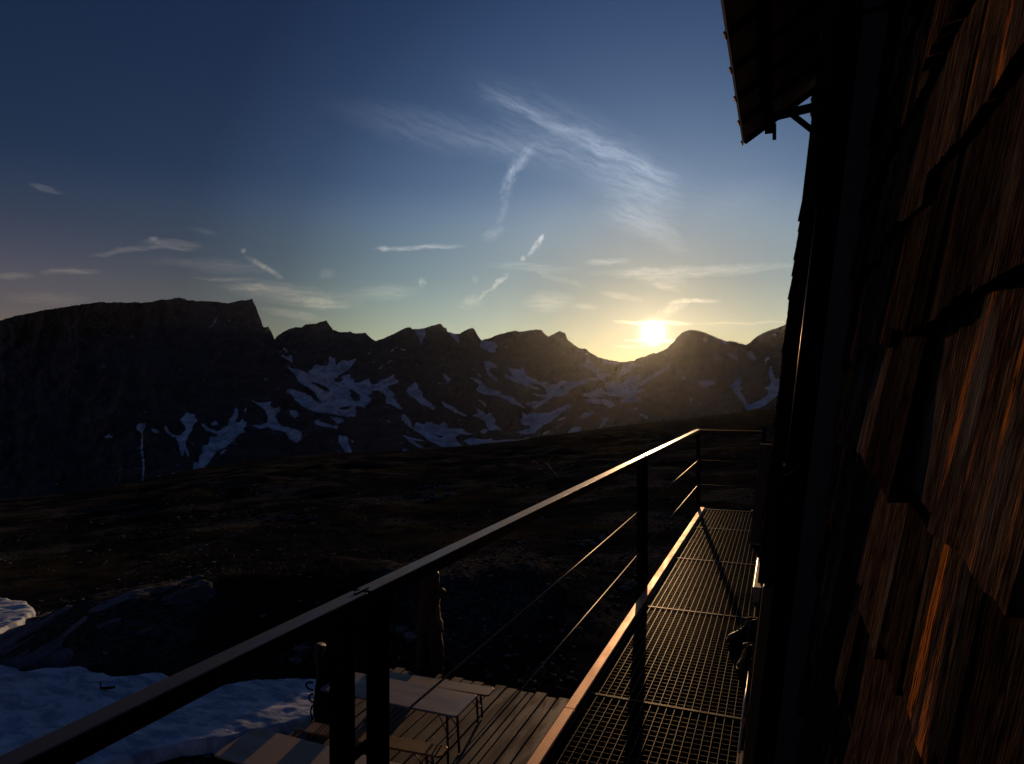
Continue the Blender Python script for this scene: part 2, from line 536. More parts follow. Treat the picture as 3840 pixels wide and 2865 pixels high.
M_POLE = mat('brown_pole', wood_fn(2, (.05, .034, .026), (.095, .066, .05), (.06, .045, .036), 50.0, 2.0))
M_TRUNK = mat('bare_trunk_wood', wood_fn(2, (.028, .014, .010), (.085, .034, .020), (.035, .030, .030), 26.0, 1.2, .8, .02))


def stone_fn(t, b, P):
    oi = t.n('ShaderNodeObjectInfo')
    k = t.m('FRACT', t.m('ADD', rndattr(t), oi.outputs['Random']))
    n = t.noise(P, 9.0, 5.0, .65)
    c = t.mix(t.sstep(n, .3, .7), (.10, .103, .115), (.30, .305, .33))
    c = t.vm('SCALE', c, t.m('MULTIPLY_ADD', t.m('MULTIPLY', k, k), .85, .14))
    t.l(c, b.inputs['Base Color'])
    bump(t, b, t.noise(P, 60.0, 4.0, .65), .5, .01)


M_STONE = mat('slate_stone', stone_fn, .7, spec=0.0)
M_BASE = mat('dark_render', plain_fn((.04, .035, .03), .4, 4.0, .3), .85, 0, 0.0)


def ground_fn(t, b, P):
    n1 = t.noise(P, .09, 5.0, .6)
    n2 = t.noise(P, .9, 6.0, .65)
    n3 = t.noise(P, 7.0, 5.0, .7)
    n4 = t.noise(P, 34.0, 3.0, .7)
    c = t.mix(t.sstep(n2, .36, .64), (.007, .008, .010), (.017, .0175, .019))
    c = t.mix(t.m('MULTIPLY', t.sstep(n1, .47, .63), .85), c, (.031, .028, .016))
    grav = t.m('MULTIPLY', t.sstep(t.noise(P, .17, 4.0, .6), .50, .60), t.sstep(n3, .44, .56))
    c = t.mix(t.m('MULTIPLY', grav, .85), c, (.075, .076, .082))
    c = t.vm('SCALE', c, t.m('MULTIPLY_ADD', n4, 1.9, .12))
    t.l(c, b.inputs['Base Color'])
    bump(t, b, t.m('ADD', t.m('MULTIPLY', n3, 1.0), t.m('MULTIPLY', n4, .5)), .5, .05)
    b.inputs['Specular IOR Level'].default_value = 0.0


M_GROUND = mat('dark_moor', ground_fn, .95)


def mount_fn(t, b, P):
    a = t.n('ShaderNodeAttribute', attribute_name='snow').outputs['Fac']
    e = t.noise(t.vm('MULTIPLY', P, (1, 1, 1.8)), .038, 9.0, .72)
    f = t.sstep(t.m('ADD', a, t.m('MULTIPLY', t.m('SUBTRACT', e, .48), 3.0)), .42, .53)
    n1 = t.noise(t.vm('MULTIPLY', P, (1, 1, .45)), .012, 7.0, .66)
    n2 = t.noise(P, .09, 5.0, .7)
    rock = t.mix(t.sstep(n1, .34, .66), (.058, .060, .070), (.118, .118, .130))
    rock = t.vm('SCALE', rock, t.m('MULTIPLY_ADD', n2, 1.3, .4))
    dirty = t.noise(t.vm('MULTIPLY', P, (1, 1, .5)), .02, 5.0, .65)
    sn = t.mix(t.sstep(dirty, .38, .66), (.84, .88, .95), (.42, .46, .54))
    c = t.mix(f, rock, sn)
    t.l(c, b.inputs['Base Color'])
    bump(t, b, t.m('MULTIPLY', t.noise(P, .035, 8.0, .72), t.m('SUBTRACT', 1.0, t.m('MULTIPLY', f, .85))), .8, 26.0)
    b.inputs['Specular IOR Level'].default_value = 0.0


M_MOUNT = mat('shadowed_rock_and_snow', mount_fn, .95)


def snow_fn(t, b, P):
    n = t.noise(t.vm('MULTIPLY', P, (1.0, 2.6, 1)), 1.7, 6.0, .66, .6)
    d = t.noise(P, 9.0, 5.0, .7)
    c = t.mix(t.sstep(n, .40, .60), (.34, .42, .56), (.66, .75, .90))
    c = t.mix(t.m('MULTIPLY', t.sstep(d, .58, .76), .35), c, (.20, .20, .21))
    t.l(c, b.inputs['Base Color'])
    bump(t, b, t.m('ADD', d, n), .35, .05)


M_SNOW = mat('old_snow', snow_fn, .8, spec=0.0)


def rock_fn(t, b, P):
    q = t.vm('MULTIPLY', P, (1.0, .55, 1.4))
    n = t.noise(q, 1.3, 7.0, .68, .5)
    s = t.noise(P, 16.0, 5.0, .7)
    c = t.mix(t.sstep(n, .36, .66), (.075, .080, .095), (.24, .255, .30))
    c = t.mix(t.sstep(s, .54, .74), c, (.11, .11, .115))
    c = t.mix(t.sstep(t.noise(P, .8, 5.0, .65), .55, .68), c, (.022, .020, .012))
    t.l(c, b.inputs['Base Color'])
    bump(t, b, t.m('ADD', t.m('MULTIPLY', n, 2.0), s), .9, .07)


M_ROCK = mat('slab_rock', rock_fn, .8, spec=0.0)

# ------------------------------------------------------------------ terrain
EDGE = np.array([(-1500, 1935), (0, 1908), (260, 1882), (520, 1830), (746, 1772), (971, 1734), (1249, 1708), (1526, 1700), (1734, 1679), (1942, 1656), (2168, 1622),
                 (2428, 1587), (2619, 1566), (2775, 1547), (2931, 1533), (3200, 1520), (5200, 1500)], float)
E_AZ = px_az(EDGE[:, 0])
E_TAN = -px_tanel(EDGE[:, 0], EDGE[:, 1])
ZE = -9.0
E_R = (CZ - ZE) / E_TAN


def edge_r(az):
    az = (np.asarray(az) + 180) % 360 - 180
    r = np.interp(az, E_AZ, E_R)
    out = np.maximum(np.clip((az - E_AZ[-1]) / 30, 0, 1), np.clip((E_AZ[0] - az) / 30, 0, 1))
    return r * (1 - out) + 300 * out


def ground_z(x, y):
    x, y = np.asarray(x, float), np.asarray(y, float)
    r = np.hypot(x, y)
    az = np.degrees(np.arctan2(x, y))
    re = edge_r(az)
    r0 = 11.5
    s = np.clip((r - r0) / (re - r0), 0, 1)
    z = -.28 + (ZE + .28) * s
    fade = np.clip((re - r) / (.35 * re), 0, 1) * np.clip((r - 9) / 12, 0, 1)
    z = z + fade * (r * .007 * fbm(x / 6, y / 6, 3, 5) + .008 * r * fbm(x / 24, y / 24, 9, 3))
    z = z + .05 * fbm(x * 1.3, y * 1.3, 5, 4) * np.clip((r - 6) / 6, 0, 1) * np.clip((1.15 * re - r) / (.2 * re), 0, 1)
    shade_bank = np.exp(-((r - 18.0) / 3.2) ** 2) * np.clip((az + 62) / 8, 0, 1) * np.clip((-13 - az) / 7, 0, 1)  # bank added to shade the near snow; the rock slab lies on it
    z = z + (.85 + .45 * np.clip((-25 - az) / 12, 0, 1)) * shade_bank * (1 + .25 * fbm(x / 2.5, y / 2.5, 15, 3))
    far = np.maximum(r - re, 0)
    z = z - np.minimum(far * far / 260.0, far * .42)
    return np.maximum(z, -330)


azs = np.radians(np.concatenate([np.arange(-70, 24, .17), np.arange(24, 290, 4.0)]))
rr = np.concatenate([[.5, 3.0], np.geomspace(5, 520, 330), np.geomspace(540, 2600, 24)])
AA, RR = np.meshgrid(azs, rr)
gx, gy = np.sin(AA) * RR, np.cos(AA) * RR
g = grid_mesh('ground', gx, gy, ground_z(gx, gy), M_GROUND, closed=True)
tag(g, 'dark alpine moor falling away below the hut', 'ground', kind='structure')

# mountains -------------------------------------------------------------
z1 = lambda p: [(x / 1.6523, 900 + y / 1.6523) for x, y in p]
z2 = lambda p: [(1000 + x / 1.8358, 1000 + y / 1.8358) for x, y in p]
z3 = lambda p: [(2000 + x / 2.065, 1000 + y / 2.065) for x, y in p]


def prs(s):
    a = [float(v) for v in s.replace(' ', ',').split(',') if v]
    return list(zip(a[::2], a[1::2]))


RIDGE = [(-900, 1330), (-500, 1270)] + z1(prs('0,500 40,485 100,470 250,438 400,415 500,400 620,384 690,388 725,385 800,389 835,383 870,389 930,385 1000,368 1030,372 1100,356 1140,362 1165,373 1200,374 1205,378 1270,379 1340,381 1410,392 1450,384 1490,373 1525,373 1550,369 1563,361 1567,378 1585,410 1600,455 1615,490 1630,540 1650,542 1663,533 1670,550 1685,575 1700,612 1703,618 1712,600 1750,572 1795,550 1835,540 1870,540 1895,522 1950,519 2005,503 2022,497')) + \
    z2(prs('430,400 460,435 510,450 555,452 572,447 600,460 680,455 695,470 715,490 750,510 800,495 880,460 930,432 970,416 995,420 1000,430 1085,425 1130,408 1190,393 1205,400 1215,415 1240,425 1242,445 1290,460 1325,463 1360,440 1415,421 1430,430 1445,460 1480,510 1500,498 1540,490 1600,465 1640,455 1715,440 1740,448 1800,440 1855,434 1890,435 1910,460 1940,482 2015,442 2055,458 2070,500 2115,535 2150,560 2200,567')) + \
    z3(prs('440,665 500,700 560,715 640,733 700,738 785,728 800,713 850,700 900,680 935,668 950,672 1000,650 1035,635 1060,608 1090,580 1110,550 1150,510 1200,492 1250,490 1310,502 1350,520 1400,542 1460,565 1500,578 1555,580 1600,593 1645,607 1680,585 1700,565 1725,545 1775,515 1820,495 1900,470 1975,440 2300,400 2900,470 4000,520'))
RIDGE = np.array(RIDGE)
SNOW1 = ['1340,480 1330,500 1320,520 1300,535 1283,553 1290,548 1312,537 1325,524 1336,504 1345,484', '1635,848 1650,860 1657,874 1640,868',
         '840,1150 865,1135 880,1140 905,1127 900,1165 885,1185 880,1210 870,1190 850,1170',
         '876,1205 886,1205 886,1250 882,1300 892,1360 896,1420 891,1460 890,1515 880,1515 882,1450 886,1400 880,1340 871,1300 877,1250',
         '935,1165 970,1172 988,1205 965,1195 945,1190', '650,1222 665,1205 675,1192 682,1208 700,1212 695,1225 655,1228',
         '1012,1155 1030,1155 1050,1190 1085,1215 1110,1215 1130,1195 1160,1175 1140,1145 1113,1110 1150,1085 1155,1062 1180,1075 1210,1080 1207,1100 1225,1120 1195,1140 1190,1175 1165,1215 1150,1250 1155,1290 1170,1320 1168,1350 1150,1310 1140,1300 1135,1350 1120,1320 1110,1280 1100,1240 1065,1215 1030,1185',
         '1245,1135 1265,1135 1270,1155 1310,1170 1350,1190 1380,1165 1410,1150 1420,1120 1445,1080 1460,1030 1475,1050 1475,1090 1455,1130 1480,1130 1505,1110 1510,1125 1528,1125 1520,1160 1500,1170 1525,1188 1480,1200 1450,1240 1415,1270 1370,1300 1340,1310 1300,1370 1255,1420 1200,1437 1200,1380 1230,1380 1235,1340 1255,1320 1255,1275 1295,1265 1300,1220 1340,1220 1350,1200 1300,1190 1275,1180',
         '1300,1140 1330,1122 1355,1125 1350,1138 1325,1145', '1370,1310 1405,1290 1395,1315 1365,1330', '1515,1040 1530,1037 1525,1060 1515,1065',
         '1545,985 1600,1010 1650,1005 1685,995 1675,1025 1700,1045 1740,1030 1735,1060 1710,1085 1715,1120 1740,1150 1790,1160 1870,1190 1865,1235 1840,1258 1800,1240 1770,1190 1720,1175 1690,1175 1660,1160 1610,1170 1555,1145 1620,1150 1660,1125 1655,1080 1630,1040 1590,1015',
         '1790,1055 1820,1052 1840,1060 1852,1092 1820,1102 1800,1085', '605,512 620,514 615,520', '708,408 722,410 714,416', '1375,560 1385,566 1378,570', '1335,600 1350,602 1338,608', '1060,1445 1085,1438 1075,1455 1062,1465']
SNOW2 = ['110,545 130,565 150,595 170,615 185,665 150,645 120,622 105,615 85,585 110,610 150,625 155,605 125,575',
         '140,680 185,705 215,705 260,725 300,740 290,720 320,700 325,685 345,672 365,682 410,685 430,650 440,600 455,635 470,640 475,680 520,645 560,650 600,640 625,615 610,650 570,700 520,735 480,755 500,770 540,745 575,740 580,770 605,770 600,800 640,800 660,785 710,770 715,810 745,815 790,780 840,765 875,742 880,765 905,785 910,800 870,810 825,825 850,850 880,880 875,910 900,940 940,980 900,975 860,950 820,935 825,890 800,865 760,850 720,865 690,885 715,900 720,920 670,970 610,955 615,1000 610,1035 540,1030 430,1010 340,1000 270,975 200,920 170,880 130,850 160,840 200,845 250,870 300,890 340,930 390,945 350,895 310,850 270,815 240,810 215,780 195,740 165,715',
         '325,1065 350,1060 400,1075 460,1095 490,1085 460,1050 430,1035 490,1040 535,1055 515,1075 490,1085 480,1110 495,1130 470,1110 400,1100 335,1085',
         '495,1160 540,1165 565,1180 560,1210 580,1260 590,1280 540,1278 520,1240 495,1210', '835,600 870,565 890,560 860,585', '915,560 960,575 945,583 925,572',
         '1020,435 1090,425 1095,470 1075,500 1075,530 1060,530 1050,490 1030,460', '1255,455 1300,465 1320,490 1320,527 1295,505',
         '1480,515 1550,517 1590,545 1570,590 1540,590 1500,565 1465,550', '1495,650 1530,650 1580,680 1580,695 1540,690 1530,720 1550,745 1590,775 1590,795 1545,765 1520,740 1505,690',
         '1210,740 1230,735 1250,765 1278,778 1255,785 1250,798 1230,775', '970,830 1005,815 1015,790 1040,805 1040,840 1075,870 1070,895 1120,930 1155,965 1155,990 1110,965 1060,945 1020,905 990,890 965,860',
         '1205,925 1240,945 1290,965 1310,985 1370,1020 1375,1033 1320,1015 1270,990 1220,960',
         '1390,760 1440,765 1480,790 1500,820 1540,850 1570,845 1620,865 1600,875 1640,885 1690,900 1740,940 1770,970 1700,945 1640,910 1560,885 1500,880 1450,860 1440,840 1470,820 1440,795', '1450,730 1480,750 1475,765 1450,745',
         '1635,735 1665,750 1700,760 1660,700 1665,688 1700,700 1745,710 1760,690 1785,730 1770,740 1820,765 1870,790 1920,790 1940,785 1940,810 1990,810 2030,780 2060,790 2110,790 2200,780 2200,800 2120,825 2070,850 2020,890 1980,890 1940,920 1900,950 1840,980 1810,955 1770,945 1820,930 1880,925 1920,915 1910,905 1840,880 1830,870 1900,885 1930,880 1920,840 1880,810 1800,800 1850,830 1890,850 1840,840 1760,810 1690,790 1640,765',
         '1410,1020 1460,1010 1440,980 1480,990 1510,1020 1530,1005 1560,1030 1575,1060 1570,1090 1610,1115 1650,1130 1700,1140 1750,1130 1820,1110 1810,1095 1760,1085 1750,1060 1770,1040 1755,1000 1790,1020 1840,1005 1900,1010 1960,1000 1990,985 2060,950 2095,955 2060,990 1980,1025 1965,1060 1920,1080 1870,1120 1840,1145 1780,1155 1700,1140 1640,1130 1590,1120 1550,1130 1520,1110 1500,1060 1460,1040',
         '925,1050 935,1012 970,1035 990,1070 1010,1115 1030,1070 1085,1090 1100,1065 1140,1075 1160,1085 1195,1090 1215,1065 1240,1085 1250,1115 1290,1120 1330,1110 1370,1135 1430,1155 1380,1160 1330,1150 1300,1175 1310,1200 1350,1235 1280,1250 1200,1235 1120,1195 1050,1145 990,1110',
         '925,1150 960,1165 1020,1185 1070,1190 1100,1205 1040,1200 1000,1190 1040,1225 1090,1250 1050,1245 1000,1215 960,1180', '935,1250 960,1255 1010,1280 985,1290 950,1285 935,1272',
         '1350,1200 1420,1170 1440,1185 1520,1190 1540,1180 1560,1200 1650,1190 1740,1190 1830,1175 1760,1195 1660,1210 1560,1222 1400,1235 1390,1215', '1465,1140 1490,1115 1520,1120 1515,1140 1480,1150',
         '2065,1145 2100,1115 2160,1100 2165,1130 2120,1140 2090,1145', '700,590 715,585 712,605 702,608', '815,670 850,645 875,635 860,650 830,668', '775,700 795,680 795,690 780,706', '722,672 748,640 740,660', '1440,905 1480,925 1510,950 1518,980 1500,960 1475,930', '810,1040 840,1060 868,1080 840,1070', '575,1190 605,1205 590,1210', '1178,795 1205,803 1195,812']
HOLES2 = ['460,770 500,760 530,775 500,800 470,790', '570,840 600,850 640,880 640,920 610,930 575,890', '290,790 340,820 400,860 450,860 410,830 350,800', '500,970 560,960 600,960 550,985 500,985',
          '1130,1150 1180,1160 1230,1165 1200,1178 1150,1165', '2010,830 2050,820 2050,835 2015,845']
SNOW3 = ['380,765 410,710 440,730 470,775 520,800 580,825 545,880 450,880 380,890 400,905 300,940 250,985 200,1005 150,990 250,940 330,890 440,860 500,855 470,815 430,790', '400,680 410,658 425,680 415,685',
         '380,1000 450,960 530,940 550,965 580,975 530,1010 440,1015', '570,1000 580,970 560,930 560,900 600,880 680,890 640,905 690,900 740,860 800,840 860,830 830,870 780,910 870,870 920,840 1000,790 1060,750 1050,790 960,850 860,910 780,950 870,950 820,985 740,1010 650,1005',
         '410,1035 440,1020 540,1025 600,1040 635,1075 590,1095 560,1070 480,1060 420,1055', '670,1055 700,1020 780,1010 820,1015 810,1040 740,1050', '190,1110 240,1080 295,1070 280,1095 220,1130 160,1180 100,1215 30,1250 0,1290 0,1200 150,1150',
         '355,1165 400,1130 470,1122 450,1150 380,1180', '500,1265 520,1220 550,1175 580,1165 575,1190 540,1230', '245,1290 300,1260 320,1240 372,1238 365,1275 330,1280', '810,1130 850,1140 885,1160 888,1187 850,1165',
         '1240,880 1300,885 1380,878 1405,885 1415,910 1370,915 1325,945 1300,915', '1520,920 1555,900 1570,870 1595,860 1610,885 1600,920 1615,950 1600,970 1630,1010 1660,1070 1690,1060 1740,1040 1780,1020 1810,1000 1820,960 1790,940 1830,920 1840,880 1820,830 1830,780 1850,755 1850,810 1870,870 1915,870 1920,940 1880,1010 1840,1040 1780,1080 1720,1100 1650,1115 1630,1060 1580,1000',
         '1370,645 1400,660 1440,690 1467,725 1430,710 1395,680', '1500,675 1530,670 1580,690 1590,728 1540,710', '1650,665 1680,650 1705,680 1728,705 1720,725 1690,715 1660,690', '1790,720 1810,700 1830,705 1810,735 1808,755 1795,745',
         '1310,560 1330,545 1350,570 1325,585', '1400,545 1440,555 1500,590 1490,605 1440,570', '1210,1020 1240,1012 1225,1055 1215,1045', '1140,870 1160,850 1180,865 1165,880', '1850,520 1885,515 1880,535 1862,540', '1565,805 1580,805 1595,830 1580,832',
         '660,840 700,770 760,750 830,760 780,790 720,830 670,860', '530,720 600,735 680,745 620,765 540,745', '60,1300 90,1280 130,1272 115,1290 80,1303', '180,1195 220,1165 265,1165 220,1185', '160,1250 200,1230 225,1225 190,1245', '780,1100 812,1100 800,1108 775,1106']
polys = [(z1(prs(p)), 1) for p in SNOW1] + [(z2(prs(p)), 1) for p in SNOW2] + [(z3(prs(p)), 1) for p in SNOW3] + [(z2(prs(p)), 0) for p in HOLES2]

mx = np.concatenate([np.arange(-900, -20, 14), np.arange(-20, 3000, 2.4), np.arange(3000, 4000, 20)])
NRW = 330
ytop = np.interp(mx, RIDGE[:, 0], RIDGE[:, 1])
ytop = ytop + 1.6 * fbm(mx / 9.0, 0 * mx, 41, 3) + 1.2 * fbm(mx / 3.2, 0 * mx + 4, 44, 2)
ybot = np.interp(mx, EDGE[:, 0], EDGE[:, 1]) + 150
tt = np.linspace(0, 1, NRW)[:, None] ** 1.12
PX = np.repeat(mx[None], NRW, 0)
PY = ytop[None] + (ybot - ytop)[None] * tt
snow = np.zeros(PX.shape)
for poly, val in polys:
    xs = [p[0] for p in poly]
    ys = [p[1] for p in poly]
    c0, c1 = np.searchsorted(mx, min(xs) - 3), np.searchsorted(mx, max(xs) + 3)
    if c1 <= c0:
        continue
    sub = in_poly(PX[:, c0:c1], PY[:, c0:c1], poly)
    snow[:, c0:c1][sub] = val
snow = .55 * blur(snow, 1) + .45 * blur(snow, 7)
near = np.clip(1 - np.abs(mx - 300) / 760, 0, 1)
Dt = 3300 - 620 * near * near * (3 - 2 * near) + 120 * fbm(mx / 200, 0 * mx, 60, 3)
Db = 1150 + 150 * fbm(mx / 300, 0 * mx, 61, 2)
s = np.clip((ybot[None] - PY) / 640.0, 0, 1.2)
fade_top = np.clip(tt / .06, 0, 1)
DD = Db[None] + (Dt - Db)[None] * s ** 1.05
warpx = PX + 60 * fbm(PX / 160, PY / 160, 77, 3)
DD = DD - (230 * ridged((warpx + .35 * PY) / 170, PY / 420, 71, 5, .55) - 60) - 45 * fbm(PX / 26, PY / 40, 74, 4)
azr = np.radians(px_az(PX))
tanel = px_tanel(PX, PY)
mX, mY, mZ = np.sin(azr) * DD, np.cos(azr) * DD, CZ + DD * tanel
# the far side of the ridges
bk = []
for k, (fd, dz) in enumerate(((1.04, 25), (1.12, 170), (1.25, 420), (1.4, 700))):
    d2 = DD[0] * fd
    zz = mZ[0] - dz
    bk.append((np.sin(azr[0]) * d2, np.cos(azr[0]) * d2, np.maximum(zz, -350)))
mX = np.concatenate([np.array([q[0] for q in bk[::-1]]), mX])
mY = np.concatenate([np.array([q[1] for q in bk[::-1]]), mY])
mZ = np.concatenate([np.array([q[2] for q in bk[::-1]]), mZ])
snow = np.concatenate([np.zeros((4, snow.shape[1])), snow])
mo = grid_mesh('mountains', mX[::-1], mY[::-1], mZ[::-1], M_MOUNT, {'snow': snow[::-1]})
tag(mo, 'jagged dark mountain range with patches of old snow in its bowls', 'mountains', kind='structure')


def on_ground(px, py, up=0.0):
    z = -.4
    for _ in range(40):
        x, y = W(px, py, z)
        z2_ = float(ground_z(x, y)) + up
        z += (z2_ - z) * .5
    return x, y, float(ground_z(x, y))


# snow lying near the hut, and the smooth rock slab between ------------------------------------
def patch(name, polys_px, z0, m, hfun, res, nblur, pad=.6):
    ps = [[on_ground(px, py, z0)[:2] for px, py in p] for p in polys_px]
    allp = np.array([q for p in ps for q in p])
    x0, y0 = allp.min(0) - pad
    x1, y1 = allp.max(0) + pad
    X, Y = np.meshgrid(np.arange(x0, x1, res), np.arange(y0, y1, res))
    k = np.zeros(X.shape)
    jx = X + .22 * fbm(X * 1.1, Y * 1.1, 21, 4)
    jy = Y + .22 * fbm(X * 1.1, Y * 1.1, 22, 4)
    for p in ps:
        k[in_poly(jx, jy, p)] = 1
    k = blur(k, nblur)
    return grid_mesh(name, X, Y, ground_z(X, Y) + hfun(X, Y, k), m)


def snow_h(X, Y, k):
    wv_ = ridged((X + .5 * Y) / 1.1, (Y - .25 * X) / .55, 33, 4, .5)
    return -.30 + .50 * np.clip(k * 1.15, 0, 1) ** .7 + np.clip(k, 0, 1) * (.07 * (wv_ - .5) + .06 * fbm(X / 1.6, Y / 1.1, 36, 3))


sn = patch('snow_field', [[(-500, 2480), (0, 2520), (110, 2520), (270, 2505), (340, 2512), (360, 2530), (420, 2540), (520, 2538), (620, 2540), (800, 2588), (900, 2562), (1050, 2542), (1190, 2540), (1260, 2560), (1300, 2640), (1180, 2712), (1110, 2738), (960, 2765), (850, 2795), (700, 2825), (560, 2855), (420, 2890), (0, 3000), (-500, 3000)]],
           .12, M_SNOW, snow_h, .045, 5)
tag(sn, 'large patch of rippled old snow beside the timber deck', 'snow', kind='structure')
sn2 = patch('snow_field', [[(-400, 2228), (0, 2246), (90, 2260), (135, 2288), (105, 2320), (0, 2366), (-400, 2440)]], .15, M_SNOW, snow_h, .05, 4)
tag(sn2, 'small patch of old snow above the smooth rock slab', 'snow', kind='structure')


def rock_h(X, Y, k):
    u, v = (X * .42 + Y * .91), (X * .91 - Y * .42)
    cr = ridged(v / 1.7 + .3 * fbm(u / 2, v / 2, 53, 3), u / 7.0, 51, 3, .5)
    st = np.clip((cr - .78) / .12, 0, 1)
    kk = np.clip(k * 1.25, 0, 1)
    return -.13 + .17 * kk ** .8 + kk * (.16 * fbm(u / 4, v / 1.6, 55, 4) - .17 * st + .035 * fbm(u / .5, v / .35, 57, 4))


rk = patch('rock_outcrop', [[(-500, 2380), (0, 2372), (120, 2315), (190, 2285), (330, 2255), (470, 2225), (640, 2205), (800, 2235), (880, 2290), (820, 2400), (700, 2490), (480, 2545), (360, 2530), (270, 2505), (0, 2515), (-500, 2500)]],
           .05, M_ROCK, rock_h, .05, 20)
tag(rk, 'smooth blue grey slab of bedrock between the two snow patches', 'rock')

# ------------------------------------------------------------------ the hut
TILT = 0.108
hut = thing('mountain_hut', 'dark alpine hut clad in rough wooden shingles, filling the right side', 'hut', (1.5, 3.0, -.3))


def plane(off, z):
    return off + TILT * (z - CZ)


def slab(mb, o0, o1, y0, y1, za, zb):
    mb.hexa([(plane(o0, za), y0, za), (plane(o1, za), y0, za), (plane(o1, za), y1, za), (plane(o0, za), y1, za)],
            [(plane(o0, zb), y0, zb), (plane(o1, zb), y0, zb), (plane(o1, zb), y1, zb), (plane(o0, zb), y1, zb)])


def roof_z(x):
    return 8.52 + .646 * (x + .484)


core = MB()
for (o, ya, yb) in ((.245, -3.0, 2.262), (.062, 2.264, 9.6)):
    xb, xt = plane(o, -.4), plane(o, 9.0)
    core.hexa([(xb, ya, -.4), (6, ya, -.4), (6, yb, -.4), (xb, yb, -.4)],
              [(xt, ya, roof_z(xt) - .02), (6, ya, roof_z(6) - .02), (6, yb, roof_z(6) - .02), (xt, yb, roof_z(xt) - .02)])
core.build('wall', M_BASE, hut)


def shingle(mb, y, wd, zb, ln, off, butt, nseg, th, jag, cup, rnd):
    if y > 2.2:
        off += .024 * max(0.0, zb - 6.0)
    mb.rnd = rnd
    vs, fs = [], []
    slant = rnd_(-.010, .010)
    tiltj = rnd_(-.004, .006)
    if y > 2.2 and R_.random() < .10:
        tiltj += rnd_(.004, .018)
    zt = zb + ln
    lean = rnd_(-.012, .012)
    for k in range(nseg + 1):
        u = k / nseg
        zj = zb + slant * (2 * u - 1) * 1.6 + rnd_(-jag, jag)
        c = cup * ((2 * u - 1) ** 2) + rnd_(-.0012, .0012) * (nseg > 2)
        xb = plane(off, zj) - butt - tiltj - c
        xt = plane(off, zt) - .004
        yb_, yt_ = y + wd * u, y + wd * u + lean
        xm = plane(off, zj + ln * .5) - butt * .55 - tiltj * .6 - c * .5
        vs += [(xb, yb_, zj), (xm, (yb_ + yt_) / 2, zj + ln * .5), (xt, yt_, zt), (xb + th * rnd_(.75, 1.2), yb_, zj + .002), (xt + .006, yt_, zt)]
    for k in range(nseg):
        a, b = k * 5, (k + 1) * 5
        fs += [(a, a + 1, b + 1, b), (a + 1, a + 2, b + 2, b + 1), (a + 3, a, b, b + 3), (a + 3, b + 3, b + 4, a + 4), (a + 2, a + 4, b + 4, b + 2)]
    e = nseg * 5
    fs += [(0, 3, 4, 2, 1), (e, e + 1, e + 2, e + 4, e + 3)]
    mb.add(vs, fs)


def rnd_(a, b):
    return R_.uniform(a, b)


def cladding(name, y0, y1, z0, z1, off, e, butt, nseg, jag, jz, wmin, wmax, cup=.004, th=.017):
    mb = MB()
    z = z0
    while z < z1:
        y = y0 - rnd_(0, .05)
        while y < y1:
            wd = rnd_(wmin, wmax)
            wd = min(wd, y1 - y)
            if wd > .02:
                shingle(mb, y, wd - rnd_(.003, .010), z + rnd_(-jz, jz), e * 2.1 + rnd_(0, .04), off, butt + rnd_(-.006, .008), nseg, th, jag, rnd_(-cup, cup), R_.random())
            y += wd
        z += e
    return mb.build(name, M_SHING, hut)


cladding('shingle_cladding', -.8, 2.19, 3.3, 7.7, .195, .205, .038, 8, .004, .016, .11, .27, .004, .028)
cladding('shingle_cladding', 2.27, 6.0, 4.47, 9.0, .034, .19, .022, 2, .006, .015, .09, .2)
cladding('shingle_cladding', 2.27, 6.0, 3.40, 4.40, .046, .19, .016, 2, .006, .012, .09, .2)
cladding('shingle_cladding', 6.0, 9.62, 3.42, 9.0, .020, .19, .026, 4, .012, .03, .06, .17, .008)

# jamb of the recess facing the camera
YJ = 2.2
tr = MB()
slab(tr, -.001, .0425, YJ, 2.262, 4.475, 8.9)
tr.build('corner_trim', M_TRIM, hut, bevel=.003)
bb = MB()
slab(bb, .016, .048, YJ - .012, 2.262, 3.2, 4.47)
bb.build('corner_board', M_BROWNBOARD, hut, bevel=.003)
fr = MB()
slab(fr, .0485, .100, YJ + .006, 2.262, 3.3, 6.178)
slab(fr, .0485, .100, YJ + .006, 2.262, 6.184, 9.0)
fr.build('jamb_frame', M_POST, hut, bevel=.002)
pn = MB()
slab(pn, .106, .238, YJ + .010, 2.262, 3.3, 6.172)
pn.build('jamb_panel', M_PANEL, hut, bevel=.002)
hd = MB()
slab(hd, .104, .238, YJ + .002, 2.262, 6.182, 9.0)
hd.build('head_panel', M_PANEL, hut, bevel=.002)
ms = MB()
xs0, zs0 = WY(2949, 1737, YJ - .004)
xs1, zs1 = WY(3062.5, 777, YJ - .004)
ms.tube([(xs0, YJ - .003, zs0), (xs1, YJ - .003, zs1)], .0019, 12)
ms.build('metal_strip', M_SHINE, hut, smooth=True)
lt = MB()
lt.box(xs0 - .010, xs0 - .002, YJ - .014, YJ - .001, zs0 - .008, zs0 + .002)
lt.tube([(xs0 - .004, YJ - .006, zs0 - .035), (xs0 + .008, YJ - .012, zs0 - .03), (xs0 + .022, YJ - .010, zs0 - .022)], .0035, 8)
lt.build('latch', M_COPPER, hut)
th_ = MB()
th_.box(-.13, .22, -1.2, 2.19, 3.36, 3.455)
th_.build('door_sill', M_TRIM, hut)

